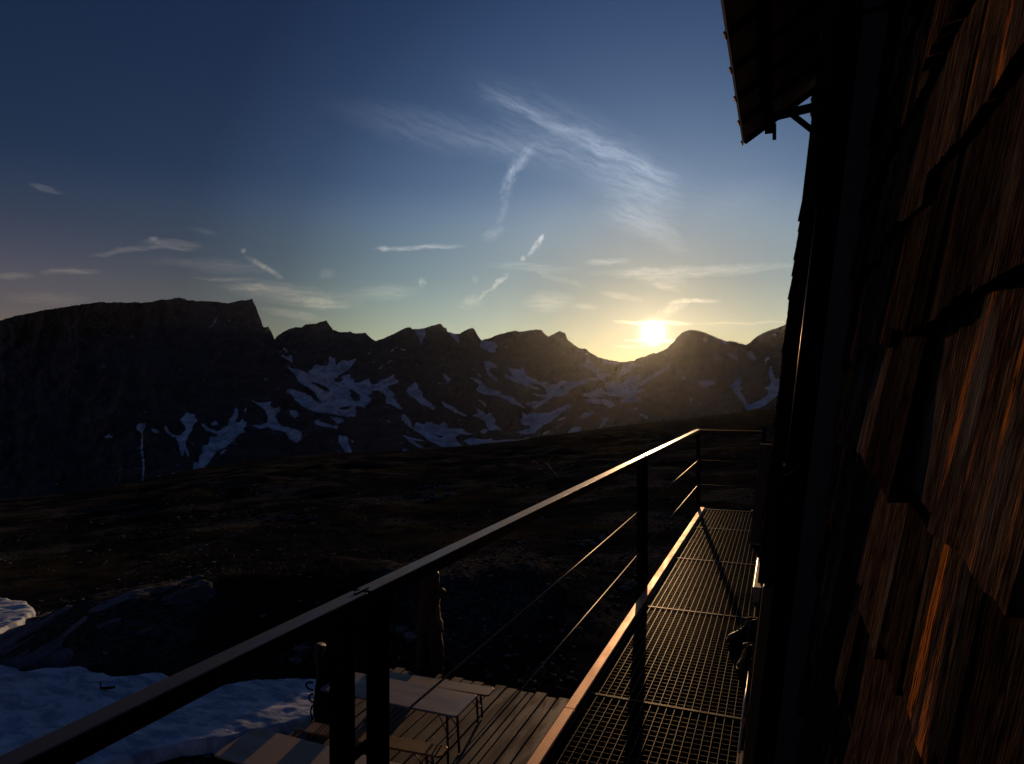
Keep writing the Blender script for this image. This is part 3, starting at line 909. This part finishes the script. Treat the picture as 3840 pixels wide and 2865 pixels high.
# roof -------------------------------------------------------------
rf = MB()
x0, x1 = -.484, 3.4
rf.hexa([(x0, -2, roof_z(x0) + .055), (x1, -2, roof_z(x1) + .055), (x1, 9.97, roof_z(x1) + .055), (x0, 9.97, roof_z(x0) + .055)],
        [(x0, -2, roof_z(x0) + .10), (x1, -2, roof_z(x1) + .10), (x1, 9.97, roof_z(x1) + .10), (x0, 9.97, roof_z(x0) + .10)])
roof = rf.build('roof', M_ROOF, hut)
sf = MB()
k = 0
xx = x0 + .01
while xx < 1.4:
    sf.rnd = R_.random()
    xe = xx + .16
    sf.hexa([(xx, -2, roof_z(xx) + .03), (xe, -2, roof_z(xe) + .03), (xe, 9.95, roof_z(xe) + .03), (xx, 9.95, roof_z(xx) + .03)],
            [(xx, -2, roof_z(xx) + .053), (xe, -2, roof_z(xe) + .053), (xe, 9.95, roof_z(xe) + .053), (xx, 9.95, roof_z(xx) + .053)])
    xx = xe + .006
so_ = sf.build('soffit', M_SOFFIT, hut)
so_.parent = roof
for i in range(15):
    yy = 9.93 - .77 * i
    r = MB()
    r.rnd = R_.random()
    r.bar((-.462, yy, roof_z(-.462) + .004), (1.3, yy, roof_z(1.3) + .004), .10, .055, (-.646, 0, 1))
    ro = r.build('rafter', M_RAFTER, hut)
    ro.parent = roof
    t = MB()
    t.bar((-.506, yy, roof_z(-.506) + .010), (-.4866, yy, roof_z(-.4866) + .010), .10, .042, (-.646, 0, 1))
    to = t.build('rafter_tip', M_TIP, hut, bevel=.004)
    to.parent = roof
fa = MB()
fa.bar((-.476, -2, roof_z(-.476) + .028), (-.476, 9.965, roof_z(-.476) + .028), .018, .058, (-.646, 0, 1))
fao = fa.build('fascia', M_SOFFIT, hut)
fao.parent = roof
pu = MB()
pu.bar((-.14, -2, 8.685), (-.14, 10.04, 8.685), .12, .09)
pu.build('purlin', M_RAFTER, hut, bevel=.006)
st = MB()
st.bar((-.075, 10.03, 8.55), (-.075, 10.03, 8.77), .05, .04, (0, 1, 0))
st.build('purlin_batten', M_RAFTER, hut)
ti = MB()
ti.bar((-.06, 9.84, 8.80), (.62, 9.84, 8.87), .08, .10)
ti.build('tie_beam', M_RAFTER, hut, bevel=.004)
br = MB()
br.bar((.14, 9.84, 8.80), (.47, 9.84, 8.47), .07, .065)
br.build('brace', M_RAFTER, hut, bevel=.004)
dp = MB()
dp.tube([(.505, 9.93, 9.75), (.465, 9.93, 9.3), (.425, 9.93, 8.86), (.42, 9.93, 8.80), (.44, 9.90, 8.70), (.53, 9.8, 8.60)], .05, 16)
dpo = dp.build('downpipe', M_COPPER, hut, smooth=True)
for z, x in ((9.25, .461), (8.99, .437), (8.86, .425)):
    cl = MB()
    cl.tube([(x, 9.93, z - .012), (x + .002, 9.93, z + .012)], .058, 16)
    co_ = cl.build('collar', M_COPPER, hut)
    co_.parent = dpo

# ------------------------------------------------------------------ walkway
GZ = 3.47
walk = thing('metal_walkway', 'narrow steel grating walkway running along the hut wall', 'walkway', (-.55, 4, GZ))
GX0, GX1 = -.928, -.172
ys = [.37 + 1.54 * k for k in range(-1, 6)] + [9.33]
for ya, yb in zip(ys[:-1], ys[1:]):
    gmb = MB()
    n = int(round((yb - ya) / .0452))
    for i in range(1, n):
        y = ya + (yb - ya) * i / n + rnd_(-.0006, .0006)
        dz = rnd_(-.0008, .0004)
        gmb.box(GX0 + .004, GX1 - .004, y - .0010, y + .0010, GZ - .030, GZ - .0015 + dz)
    for i in range(1, 19):
        x = GX0 + (GX1 - GX0) * i / 19
        gmb.box(x - .0013, x + .0013, ya + .006, yb - .006, GZ - .009, GZ + .0006)
    for x in (GX0, GX1):
        gmb.box(x - .004, x + .004, ya + .004, yb - .004, GZ - .033, GZ + .001)
    for y in (ya + .005, yb - .005):
        gmb.box(GX0 - .003, GX1 + .003, y - .003, y + .003, GZ - .033, GZ + .002)
    gmb.build('grating_panel', M_GRATE, walk)
cu = MB()
jo = [-1.2, 1.5, 3.2, 5.30, 7.3, 9.36]
for ya, yb in zip(jo[:-1], jo[1:]):
    cu.rnd = R_.random()
    dz = rnd_(-.003, .003)
    cu.box(-.996, -.944, ya + .002, yb - .002, GZ + .012 + dz, GZ + .020 + dz)
    cu.box(-.9455, -.939, ya + .002, yb - .002, GZ - .12, GZ + .0175 + dz)
    cu.box(-.994, -.948, ya + .002, yb - .002, GZ - .125, GZ - .117)
cu.build('edge_beam', M_RUST, walk, bevel=.0025)
for y in ys[1:-1] + [9.30]:
    cb = MB()
    cb.box(-.937, -.10, y - .03, y + .03, GZ - .14, GZ - .037)
    cb.build('cross_beam', M_POST, walk)
fb = MB()
fb.box(-.95, -.165, 9.336, 9.352, GZ - .05, GZ + .004)
fb.build('end_bar', M_GRATE, walk)
wb = MB()
wb.tube([(-.166, 3.1, GZ + .016), (-.166, 4.38, GZ + .016)], .0065, 10)
for y in (3.35, 4.2):
    wb.bar((-.166, y, GZ + .013), (-.125, y, GZ + .013), .022, .005)
wb.build('wall_side_rod', M_SHINE, walk, smooth=True)

# ------------------------------------------------------------------ railing
rail = thing('steel_railing', 'dark flat topped railing with thin wire cables guarding the walkway edge', 'railing', (-1.02, 4, GZ))
RZ0, RZ1 = 4.497, 4.54
for ya, yb in ((-1.2, 1.494), (1.506, 5.380), (5.392, 9.34)):
    h = MB()
    h.rnd = R_.random()
    h.box(-1.052, -1.000, ya, yb, RZ0, RZ1)
    h.build('handrail', M_RAIL, rail, bevel=.004)
for x in (-1.046, -1.006):
    bp = MB()
    bp.tube([(x, 5.386, RZ1 - .004), (x, 5.386, RZ1 + .005)], [.011, .007], 10)
    bp.build('rail_bolt', M_SHINE, rail, smooth=True)
bt = MB()
bt.box(-1.03, -1.022, 1.47, 1.53, RZ1 - .001, RZ1 + .003)
bt.build('joint_plate', M_RAIL, rail)
for y in (1.415, 1.577, 5.304, 5.468, 9.315):
    p = MB()
    p.box(-1.050, -1.0, y - .021, y + .021, GZ - .16, RZ0 - .001)
    p.build('post', M_POST, rail, bevel=.003)
for z in (4.124, 3.795):
    for ya, yb in ((-1.2, 1.394), (1.598, 5.283), (5.489, 9.294)):
        cbm = MB()
        cbm.tube([(-1.024, ya, z), (-1.024, (ya + yb) / 2, z - .004), (-1.024, yb, z)], .0038, 8)
        cbm.build('cable', M_CABLE, rail, smooth=True)
    for ya, yb in ((1.436, 1.556), (5.325, 5.447)):
        cn = MB()
        cn.tube([(-1.024, ya, z), (-1.024, yb, z)], .013, 12)
        cn.build('cable_sleeve', M_POST, rail, smooth=True)
    cn = MB()
    cn.tube([(-1.024, 9.262, z), (-1.024, 9.293, z)], .011, 10)
    cn.build('cable_end', M_SHINE, rail, smooth=True)
    e = MB()
    e.tube([(-.998, 9.315, z), (-.215, 9.315, z - .006)], .0075, 8)
    e.build('end_rod', M_ENDRAIL, rail, smooth=True)
h = MB()
h.box(-.998, -.175, 9.292, 9.338, RZ0 + .004, RZ1 - .004)
h.build('end_handrail', M_ENDRAIL, rail, bevel=.004)
p = MB()
p.box(-.215, -.172, 9.294, 9.336, GZ - .05, RZ1 + .05)
p.build('end_post', M_TRIM, rail, bevel=.003)

# things on the walkway ------------------------------------------------
pk = MB()
YP = 7.42
(xa, _), (xb_, _) = WY(2811, 2040, YP), WY(2850, 1665, YP)
za, zb = GZ + .004, 4.51
pk.hexa([(xa, YP, za), (xa + .2, YP, za), (xa + .2, YP + .03, za), (xa, YP + .03, za)],
        [(xb_, YP, zb), (xb_ + .2, YP, zb), (xb_ + .2, YP + .03, zb), (xb_, YP + .03, zb)])
pk.bar((xa + .02, YP + .05, za + .3), (xa + .2, YP + .05, za + .3), .03, .07)
pk.bar((xa + .08, YP + .05, za + .8), (xa + .25, YP + .05, za + .8), .03, .07)
tag(pk.build('upright_board', M_PLANK, bevel=.004), 'weathered grey board standing upright between walkway and hut wall', 'board')
bm_ = MB()
(xa, ya), (xb_, yb) = W(2838, 2091, GZ + .12), W(2823, 2201, GZ + .12)
xa += .004
bm_.hexa([(xb_, yb, GZ + .005), (xb_ + .068, yb, GZ + .005), (xa + .068, ya, GZ + .005), (xa, ya, GZ + .005)],
         [(xb_, yb, GZ + .12), (xb_ + .068, yb, GZ + .12), (xa + .068, ya, GZ + .12), (xa, ya, GZ + .12)])
tag(bm_.build('wooden_block', M_BEAM, bevel=.006), 'pale sunlit wooden block lying on the grating against the hut wall', 'wood block')


def boot(label, m, loc, rz, sc=1.0):
    b = thing('hiking_boot', label, 'boot', loc, rz, 'hiking boots left on the walkway')
    def outline(y, wd):
        return wd
    L = .30 * sc
    prof = [(0.0, .030, .0), (.03, .038, 0), (.10, .036, 0), (.18, .044, 0), (.25, .044, 0), (.29, .028, 0), (.30, .010, 0)]
    sole = MB()
    ring = [(x - .15, -wd) for x, wd, _ in prof] + [(x - .15, wd) for x, wd, _ in prof[::-1]]
    n = len(ring)
    vs = [(x * sc, y * sc, 0) for x, y in ring] + [(x * sc, y * sc, .028 * sc) for x, y in ring]
    sole.add(vs, [tuple(range(n))[::-1], tuple(range(n, 2 * n))] + [(i, (i + 1) % n, n + (i + 1) % n, n + i) for i in range(n)])
    sole.build('sole', M_SOLE, None, bevel=.003).parent = b
    up = MB()
    rings = []
    secs = [(-.135, .030, .155), (-.10, .036, .165), (-.05, .038, .160), (-.02, .038, .135), (.02, .038, .10), (.07, .041, .080), (.11, .040, .066), (.135, .026, .050), (.146, .008, .036)]
    N = 14
    vs = []
    for (x, wd, ht) in secs:
        for k in range(N):
            a = 2 * math.pi * k / N
            cy, cz = math.cos(a), math.sin(a)
            zz = .026 + (ht - .026) * (.5 + .5 * cz)
            yy = wd * cy * (1.0 if cz < .2 else (1 - .35 * cz))
            vs.append((x * sc, yy * sc, zz * sc))
    fs = []
    for i in range(len(secs) - 1):
        for k in range(N):
            k2 = (k + 1) % N
            fs.append((i * N + k, (i + 1) * N + k, (i + 1) * N + k2, i * N + k2))
    fs += [tuple(range(N)), tuple((len(secs) - 1) * N + k for k in range(N))[::-1]]
    up.add(vs, fs)
    up.build('upper', m, None, smooth=True).parent = b
    cl = MB()
    cl.tube([(-.128 * sc, -.02 * sc, .160 * sc), (-.132 * sc, .0, .170 * sc), (-.128 * sc, .02 * sc, .160 * sc), (-.08 * sc, .034 * sc, .168 * sc), (-.04 * sc, .020 * sc, .160 * sc), (-.03 * sc, 0, .150 * sc),
             (-.04 * sc, -.020 * sc, .160 * sc), (-.08 * sc, -.034 * sc, .168 * sc), (-.128 * sc, -.02 * sc, .160 * sc)], .009 * sc, 8)
    cl.build('collar', M_SOLE, None, smooth=True).parent = b
    la = MB()
    for i in range(4):
        x = (-.015 + i * .026) * sc
        z = (.142 - i * .020) * sc
        la.tube([(x, -.024 * sc, z - .012 * sc), (x + .006, 0, z + .004), (x + .012, .024 * sc, z - .012 * sc)], .0028, 6)
    la.tube([(-.015 * sc, 0, .15 * sc), (-.02, .035, .135), (.0, .06, .06), (.02, .055, .02)], .0026, 6)
    la.build('lace', M_LACE, None, smooth=True).parent = b
    return b


boot('olive hiking boot lying nearest the pale wooden block on the walkway', M_BOOT, (-.215, 4.52, GZ + .002), math.radians(215), .80)
boot('mustard hiking boot at the end of the thin rod by the wall', M_BOOT2, (-.190, 4.10, GZ + .002), math.radians(255), .66)

# ------------------------------------------------------------------ timber deck and its furniture
dk = MB()
x = -6.72
i = 0
while x < -.3:
    wd = .182 if i % 9 != 5 else .10
    dk.rnd = R_.random()
    ye = 10.62 + rnd_(-.10, .06)
    dz = rnd_(-.006, .004)
    xa, xb_ = x + rnd_(-.003, .003), x + wd + rnd_(-.003, .003)
    dk.hexa([(xa, 3.0, -.045), (xb_, 3.0, -.045), (xb_, ye, -.045), (xa, ye + rnd_(-.02, .02), -.045)],
            [(xa, 3.0, dz), (xb_, 3.0, dz), (xb_, ye, dz), (xa, ye, dz)])
    x += wd + rnd_(.018, .028)
    i += 1
deck = thing('timber_deck', 'weathered plank deck below the walkway carrying the tables', 'deck', (-3.5, 7, -.1))
dk.build('plank_floor', M_DECK, deck, bevel=.004)
for y in (3.6, 5.4, 7.2, 9.0, 10.3):
    j = MB()
    j.box(-6.65, -.35, y - .04, y + .04, -.26, -.05)
    j.build('joist', M_TRIM, deck)


def folding(kind, label, cat, loc, rz, L, Wd, H, m, group, inset, spread):
    t = thing(kind, label, cat, loc, rz, group)
    tp = MB()
    tp.rnd = R_.random()
    ch = .035
    a = [(-L / 2 + ch, -Wd / 2), (L / 2 - ch, -Wd / 2), (L / 2, -Wd / 2 + ch), (L / 2, Wd / 2 - ch), (L / 2 - ch, Wd / 2), (-L / 2 + ch, Wd / 2), (-L / 2, Wd / 2 - ch), (-L / 2, -Wd / 2 + ch)]
    n = 8
    tp.add([(x, y, H - .028) for x, y in a] + [(x, y, H) for x, y in a], [tuple(range(n))[::-1], tuple(range(n, 2 * n))] + [(i, (i + 1) % n, n + (i + 1) % n, n + i) for i in range(n)])
    tp.build('tabletop' if 'table' in kind else 'seat', m, None, bevel=.005).parent = t
    for sx in (-1, 1):
        x = sx * (L / 2 - inset)
        cl = MB()
        cl.box(x - .03, x + .03, -Wd / 2 + .05, Wd / 2 - .05, H - .058, H - .0285)
        cl.build('cleat', M_TRIM, None).parent = t
        for sy in (-1, 1):
            l = MB()
            l.bar((x, sy * spread * .85, H - .058), (x + sx * .03, sy * spread, 0.0), .036, .022, (1, 0, 0))
            l.build('leg', M_LEG, None).parent = t
        b = MB()
        b.tube([(x + sx * .015, -spread, H * .42), (x + sx * .015, spread, H * .42)], .009, 8)
        b.tube([(x + sx * .012, -spread * .8, H * .5), (x - sx * .26, -spread * .3, H - .03)], .008, 8)
        b.tube([(x + sx * .012, spread * .8, H * .5), (x - sx * .26, spread * .3, H - .03)], .008, 8)
        b.build('brace', M_LEG, None, smooth=True).parent = t
    return t


folding('folding_table', 'pale weathered folding table in the middle of the deck, behind the orange bench', 'table', (-5.06, 8.29, 0), 0, 2.2, .68, .77, M_TABLE, 'folding tables on the deck', .24, .17)
folding('folding_table', 'pale bluish folding table nearest the camera, cut by the lower edge', 'table', (-5.12, 6.38, 0), math.radians(-1), 2.2, .69, .77, M_TABLE, 'folding tables on the deck', .24, .17)
folding('folding_bench', 'orange brown folding bench in front of the far table', 'bench', (-5.06, 7.56, 0), math.radians(3.5), 2.2, .26, .47, M_BENCH, 'folding benches on the deck', .22, .09)
folding('folding_bench', 'pale folding bench behind the far table at the deck edge', 'bench', (-5.16, 9.36, 0), math.radians(2.5), 2.15, .27, .47, M_PBENCH, 'folding benches on the deck', .22, .09)


def organic(mb, pts, rad, n=18, seed=0, amp=.18):
    o = len(mb.v)
    mb.tube(pts, rad, n)
    v = np.array(mb.v[o:])
    c = np.array([pts[min(i // n, len(pts) - 1)] for i in range(len(v))])
    d = v - c
    ang = np.arctan2(d[:, 1], d[:, 0])
    k = 1 + amp * fbm(ang * 2.2 + 10, v[:, 2] * 1.5, seed, 3) + .12 * fbm(ang * 6, v[:, 2] * 2.5, seed + 3, 2)
    v = c + d * k[:, None]
    mb.v[o:] = [tuple(q) for q in v]


def spine(p, q, r0, r1, n, wob=.02, seed=0):
    pts, rs = [], []
    for i in range(n):
        u = i / (n - 1)
        pts.append(tuple(p[k] + (q[k] - p[k]) * u + wob * math.sin(u * 7 + seed + k * 2) * (k < 2) for k in range(3)))
        rs.append(r0 + (r1 - r0) * u)
    return pts, rs


tx, ty = -6.0, 10.95
tr_ = thing('bare_tree_trunk', 'dark forked bare tree trunk standing on two legs beyond the deck', 'tree trunk', (tx, ty, -.3))
a = MB()
organic(a, *spine((tx - .15, ty, -.35), (tx - .10, ty, .86), .15, .13, 14, .02, 1), seed=3)
organic(a, *spine((tx + .15, ty, -.35), (tx + .09, ty, .86), .14, .13, 14, .02, 4), seed=8)
organic(a, *spine((tx, ty, .62), (tx - .02, ty, 1.72), .235, .17, 16, .02, 2), n=22, seed=5)
organic(a, *spine((tx + .02, ty, 1.6), (tx + .05, ty, 1.86), .15, .06, 5, .01, 2), seed=6)
a.build('trunk', M_TRUNK, tr_, smooth=True)
kn = MB()
organic(kn, *spine((tx + .12, ty, 1.25), (tx + .30, ty - .02, 1.42), .09, .05, 5, .0, 1), n=12, seed=15)
kn.build('branch_stub', M_TRUNK, tr_, smooth=True)

px_, py_ = W(1190, 2705, -.15)
po = MB()
organic(po, *spine((px_, py_, -.35), (px_ + .02, py_, .86), .034, .032, 10, .004, 1), n=12, seed=2, amp=.06)
organic(po, *spine((px_ + .02, py_, .82), (px_ + .06, py_, 1.06), .05, .085, 6, .004, 1), n=14, seed=4, amp=.25)
tag(po.build('wooden_pole', M_POLE, smooth=True), 'brown wooden pole with a knobbly head standing left of the far table', 'pole')

# black rucksack leaning beside the pole
bx, by = px_ + .33, py_ - .12
bk_ = thing('rucksack', 'big black rucksack with dangling straps leaning on the brown pole', 'rucksack', (bx, by, -.05))
body = MB()
secs = [(0, .17, .12), (.03, .24, .16), (.15, .275, .18), (.32, .27, .18), (.5, .25, .17), (.66, .235, .16), (.76, .20, .14), (.80, .12, .10)]
N = 20
vs, fs = [], []
for i, (z, a_, b_) in enumerate(secs):
    for k in range(N):
        an = 2 * math.pi * k / N
        ca_, sa_ = math.cos(an), math.sin(an)
        f_ = 1 + .07 * float(vnoise(k * .7, z * 6, 8)) * 2 - .07
        vs.append((bx + math.copysign(abs(ca_) ** .7, ca_) * a_ * f_ + .05 * z, by + math.copysign(abs(sa_) ** .7, sa_) * b_ * f_, -.02 + z))
for i in range(len(secs) - 1):
    for k in range(N):
        fs.append((i * N + k, i * N + (k + 1) % N, (i + 1) * N + (k + 1) % N, (i + 1) * N + k))
fs += [tuple(range(N))[::-1], tuple((len(secs) - 1) * N + k for k in range(N))]
body.add(vs, fs)
body.build('bag', M_PACK, bk_, smooth=True)
lid = MB()
secs2 = [(.78, .17, .13), (.80, .22, .16), (.90, .22, .17), (1.02, .17, .13), (1.12, .10, .08), (1.15, .04, .03)]
vs, fs = [], []
for z, a_, b_ in secs2:
    for k in range(N):
        an = 2 * math.pi * k / N
        vs.append((bx + .05 + .06 * (z - .78) + math.cos(an) * a_, by + math.sin(an) * b_, -.02 + z))
for i in range(len(secs2) - 1):
    for k in range(N):
        fs.append((i * N + k, i * N + (k + 1) % N, (i + 1) * N + (k + 1) % N, (i + 1) * N + k))
fs += [tuple(range(N))[::-1], tuple((len(secs2) - 1) * N + k for k in range(N))]
lid.add(vs, fs)
lid.build('lid', M_PACK, bk_, smooth=True)
for cx_, cz_, rw_, rh_, a0_, a1_ in ((bx - .25, .50, .13, .06, 90, 270), (bx - .25, .32, .07, .06, 80, 290), (bx - .15, .10, .14, .15, 110, 270), (bx + .25, .30, .08, .09, -80, 90)):
    pts = [(cx_ + rw_ * math.cos(math.radians(a0_ + (a1_ - a0_) * k_ / 14)), by - .09, cz_ + rh_ * math.sin(math.radians(a0_ + (a1_ - a0_) * k_ / 14))) for k_ in range(15)]
    s_ = MB()
    s_.tube(pts, .014, 8)
    s_.build('strap', M_PACK, bk_, smooth=True)


# ------------------------------------------------------------------ stones, scree, grass, shrub
def stone_geo(rg, sx, sy, sz, n=9):
    vs = []
    for zf, rf_ in ((-.5, .75), (-.05, 1.0), (.32, .9), (.5, .55)):
        for k in range(n):
            a = 2 * math.pi * k / n
            r = rf_ * rg.uniform(.78, 1.12)
            vs.append((math.cos(a) * sx * r, math.sin(a) * sy * r, zf * sz * rg.uniform(.85, 1.15)))
    fs = [(i * n + k, i * n + (k + 1) % n, (i + 1) * n + (k + 1) % n, (i + 1) * n + k) for i in range(3) for k in range(n)]
    fs += [tuple(range(n))[::-1], tuple(3 * n + k for k in range(n))]
    return vs, fs


protos = []
for i in range(6):
    m_ = MB()
    m_.rnd = R_.random()
    m_.add(*stone_geo(R_, .5, R_.uniform(.28, .42), R_.uniform(.16, .3)))
    protos.append(m_.build('stone', M_STONE))
first = list(protos)


def place_stone(x, y, z, size, label, group):
    if first:
        o = first.pop()
    else:
        o = R_.choice(protos).copy()
        COL.objects.link(o)
    o.location = (x, y, z + size * .05)
    o.rotation_euler = (rnd_(-.25, .25), rnd_(-.25, .25), rnd_(0, 6.28))
    o.scale = (size, size, size)
    tag(o, label, 'stone', group)


CL = [(1090, 2455, 100, 40, 26, .30, 'flat slate stone in the heap left of the far table', 'stones heaped left of the table'),
      (1570, 2395, 120, 55, 26, .34, 'slate stone heaped around the forked tree trunk', 'stones around the tree trunk'),
      (2215, 2030, 75, 26, 30, .36, 'pale flat stone in the cluster beyond the railing cables', 'stones clustered beyond the cables'),
      (2370, 2190, 50, 26, 10, .40, 'grey stone piled beside the walkway near the wide post', 'stones piled beside the walkway'),
      (1090, 1945, 110, 32, 34, .50, 'pale stone of the spread on the moor above the rail', 'stones spread on the moor'),
      (1900, 2260, 420, 260, 90, .17, 'small grey stone strewn on the dark slope between rail and deck', 'stones strewn on the slope'),
      (700, 2050, 500, 120, 40, .24, 'scattered grey stone on the dark moor left of the rail', 'stones scattered on the moor')]
for cx, cy, wx, wy, n, size, lab, grp in CL:
    for i in range(n):
        gx_ = min(max(R_.gauss(0, .5), -1), 1)
        gy_ = min(max(R_.gauss(0, .5), -1), 1)
        x, y, z = on_ground(cx + gx_ * wx, cy + gy_ * wy)
        if x > -7.0 and x < 1 and y < 10.75:
            continue
        place_stone(x, y, z, size * rnd_(.45, 1.25), lab, grp)
for i in range(36):
    a = 2 * math.pi * i / 36 + rnd_(-.06, .06)
    yy = 1842 + 27 * math.sin(a)
    if math.sin(a) < -.75:
        yy += 8
    x, y, z = on_ground(1626 + 66 * math.cos(a), yy)
    place_stone(x, y, z, rnd_(.3, .55), 'small pale stone of the ring laid out on the moor', 'stones of the ring on the moor')
for i in range(10):
    x, y, z = on_ground(1622 + rnd_(-12, 12), 1826 + i * 4.5)
    place_stone(x, y, z, rnd_(.3, .5), 'small pale stone in the line inside the ring on the moor', 'stones inside the ring')
for (xa, ya, xb_, yb) in ((1872, 1820, 1874, 1830), (1902, 1820, 1906, 1830), (1934, 1820, 1937, 1830), (1934, 1819, 1946, 1819), (1968, 1818, 1976, 1829), (2060, 1819, 2082, 1819)):
    for k in range(4):
        x, y, z = on_ground(xa + (xb_ - xa) * k / 3, ya + (yb - ya) * k / 3)
        place_stone(x, y, z, rnd_(.25, .4), 'tiny pale stone in the row of strokes laid right of the ring', 'stones laid as strokes')

sc = MB()
rg = random.Random(5)
cnt = 0
while cnt < 2600:
    az = math.radians(rg.uniform(-62, 6))
    r = 9 * (70 / 9) ** (rg.random() ** .9)
    x, y = math.sin(az) * r, math.cos(az) * r
    if (-7.2 < x < 2 and y < 10.9) or x > 0:
        continue
    if float(fbm(x / 5, y / 5, 90, 2)) < rg.uniform(-.35, .45):
        continue
    s_ = rg.uniform(.02, .075) * (1 + r / 45)
    sc.rnd = rg.random()
    vs, fs = stone_geo(rg, s_, s_ * rg.uniform(.5, .9), s_ * rg.uniform(.3, .7), 5)
    an = rg.uniform(0, 6.28)
    z = float(ground_z(x, y)) + s_ * .1
    sc.add([(x + a * math.cos(an) - b * math.sin(an), y + a * math.sin(an) + b * math.cos(an), z + c) for a, b, c in vs], fs)
    cnt += 1
tag(sc.build('scree', M_STONE), 'loose grey scree strewn over the dark moor', 'scree', kind='stuff')


def grass_fn(t, b, P):
    r = rndattr(t)
    c = t.ramp(r, [(0, (.030, .026, .010)), (.5, (.055, .046, .014)), (1, (.09, .066, .022))])
    t.l(c, b.inputs['Base Color'])


M_GRASS = mat('dry_grass', grass_fn, .8, spec=.2)
gr = MB()
cnt = 0
while cnt < 26000:
    u = rg.random()
    if u < .16:
        x, y = rg.uniform(-7.0, -.8), rg.uniform(10.62, 11.5)
    elif u < .26:
        x, y = rg.uniform(-7.4, -6.74), rg.uniform(5.0, 10.9)
    else:
        az = math.radians(rg.uniform(-50, 4))
        r = 11.6 * (55 / 11.6) ** rg.random()
        x, y = math.sin(az) * r, math.cos(az) * r
        if x > -7.4 and y < 10.7:
            continue
        if float(fbm(x / 3, y / 3, 95, 2)) < .1:
            continue
    gr.rnd = rg.random()
    z = float(ground_z(x, y)) - .02
    hgt = rg.uniform(.05, .16) * (1.0 if u < .26 else .7 + rg.random() * .8)
    a = rg.uniform(0, 6.28)
    dx, dy = math.cos(a) * .006, math.sin(a) * .006
    lx, ly = rg.uniform(-.06, .06), rg.uniform(-.06, .06)
    gr.add([(x - dx, y - dy, z), (x + dx, y + dy, z), (x + lx, y + ly, z + hgt)], [(0, 1, 2)])
    cnt += 1
tag(gr.build('grass', M_GRASS), 'short dry grass around the deck edge and on the moor', 'grass', kind='stuff')

sx_, sy_, sz_ = on_ground(2092, 1788)
shrub = thing('bare_shrub', 'pale leafless shrub with spreading branches on the distant moor', 'shrub', (sx_, sy_, sz_))
M_TWIG = mat('pale_twig', plain_fn((.12, .105, .09), .3, 8.0, 0), .8)
stem, tw = MB(), MB()
dist = math.hypot(sx_, sy_)
u_ = dist / F
right = Vector((CT, ST, 0))
base = Vector((sx_, sy_, sz_ - .1))
def pt(dx, dz, dep=0.0):
    return base + right * (dx * u_) + Vector((0, 0, dz * u_)) + Vector((-ST, CT, 0)) * dep
stem.tube([pt(0, 0), pt(-8, 12), pt(-22, 30, .2), pt(-40, 52, .3)], [.09, .075, .06, .04], 8)
stem.build('trunk', M_TWIG, shrub, smooth=True)
rgs = random.Random(3)
for (a, b_, c, d) in ((-10, 12, -60, 34), (-22, 30, -92, 62), (-40, 52, -82, 78), (-40, 52, -30, 80), (-22, 30, 20, 62), (-8, 12, 44, 24), (-8, 12, 30, 44), (-30, 40, -70, 66), (-2, 4, -50, 16), (-60, 34, -98, 40), (-92, 62, -100, 48), (10, 30, 60, 50)):
    tw.tube([pt(a, b_), pt((a + c) / 2 + rgs.uniform(-5, 5), (b_ + d) / 2 + rgs.uniform(-1, 6), rgs.uniform(-.6, .6)), pt(c, d, rgs.uniform(-1, 1))], [.04, .03, .016], 6)
tw.build('branches', M_TWIG, shrub, smooth=True)

x, y = W(2090, 2600, -.12)
ds = MB()
ds.add(*stone_geo(random.Random(9), .30, .11, .12, 10))
o = ds.build('flat_rock', M_STONE)
o.location = (x, y + .15, -.14)
o.rotation_euler = (0, .05, .15)
tag(o, 'flat dark rock lying in the grass just beyond the deck planks', 'rock')
x, y = W(395, 2608, -.15)
z = float(ground_z(x, y))
sk = MB()
sk.tube([(x - .12, y, z + .22), (x, y + .02, z + .24), (x + .16, y + .05, z + .27)], [.02, .026, .02], 8)
sk.tube([(x - .11, y, z + .22), (x - .13, y, z + .34)], [.014, .008], 8)
tag(sk.build('broken_stick', M_TRIM, smooth=True), 'short dark broken stick lying on the rippled snow', 'stick')

# ------------------------------------------------------------------ the air
hz = MB()
ztop = float(mZ.max()) + 30
hz.box(-5200, 5200, -3200, 5200, -360, ztop)
M_HAZE = bpy.data.materials.new('thin_air')
M_HAZE.use_nodes = True
ht = NT(M_HAZE.node_tree)
ht.t.nodes.remove(ht.t.nodes['Principled BSDF'])
pv = ht.n('ShaderNodeVolumePrincipled')
pv.inputs['Color'].default_value = (.80, .90, 1.0, 1)
pv.inputs['Density'].default_value = HAZE
pv.inputs['Anisotropy'].default_value = .86
ht.l(pv.outputs[0], ht.t.nodes['Material Output'].inputs['Volume'])
hzo = hz.build('haze', M_HAZE)
tag(hzo, 'thin evening haze filling the valley', 'haze', kind='stuff')
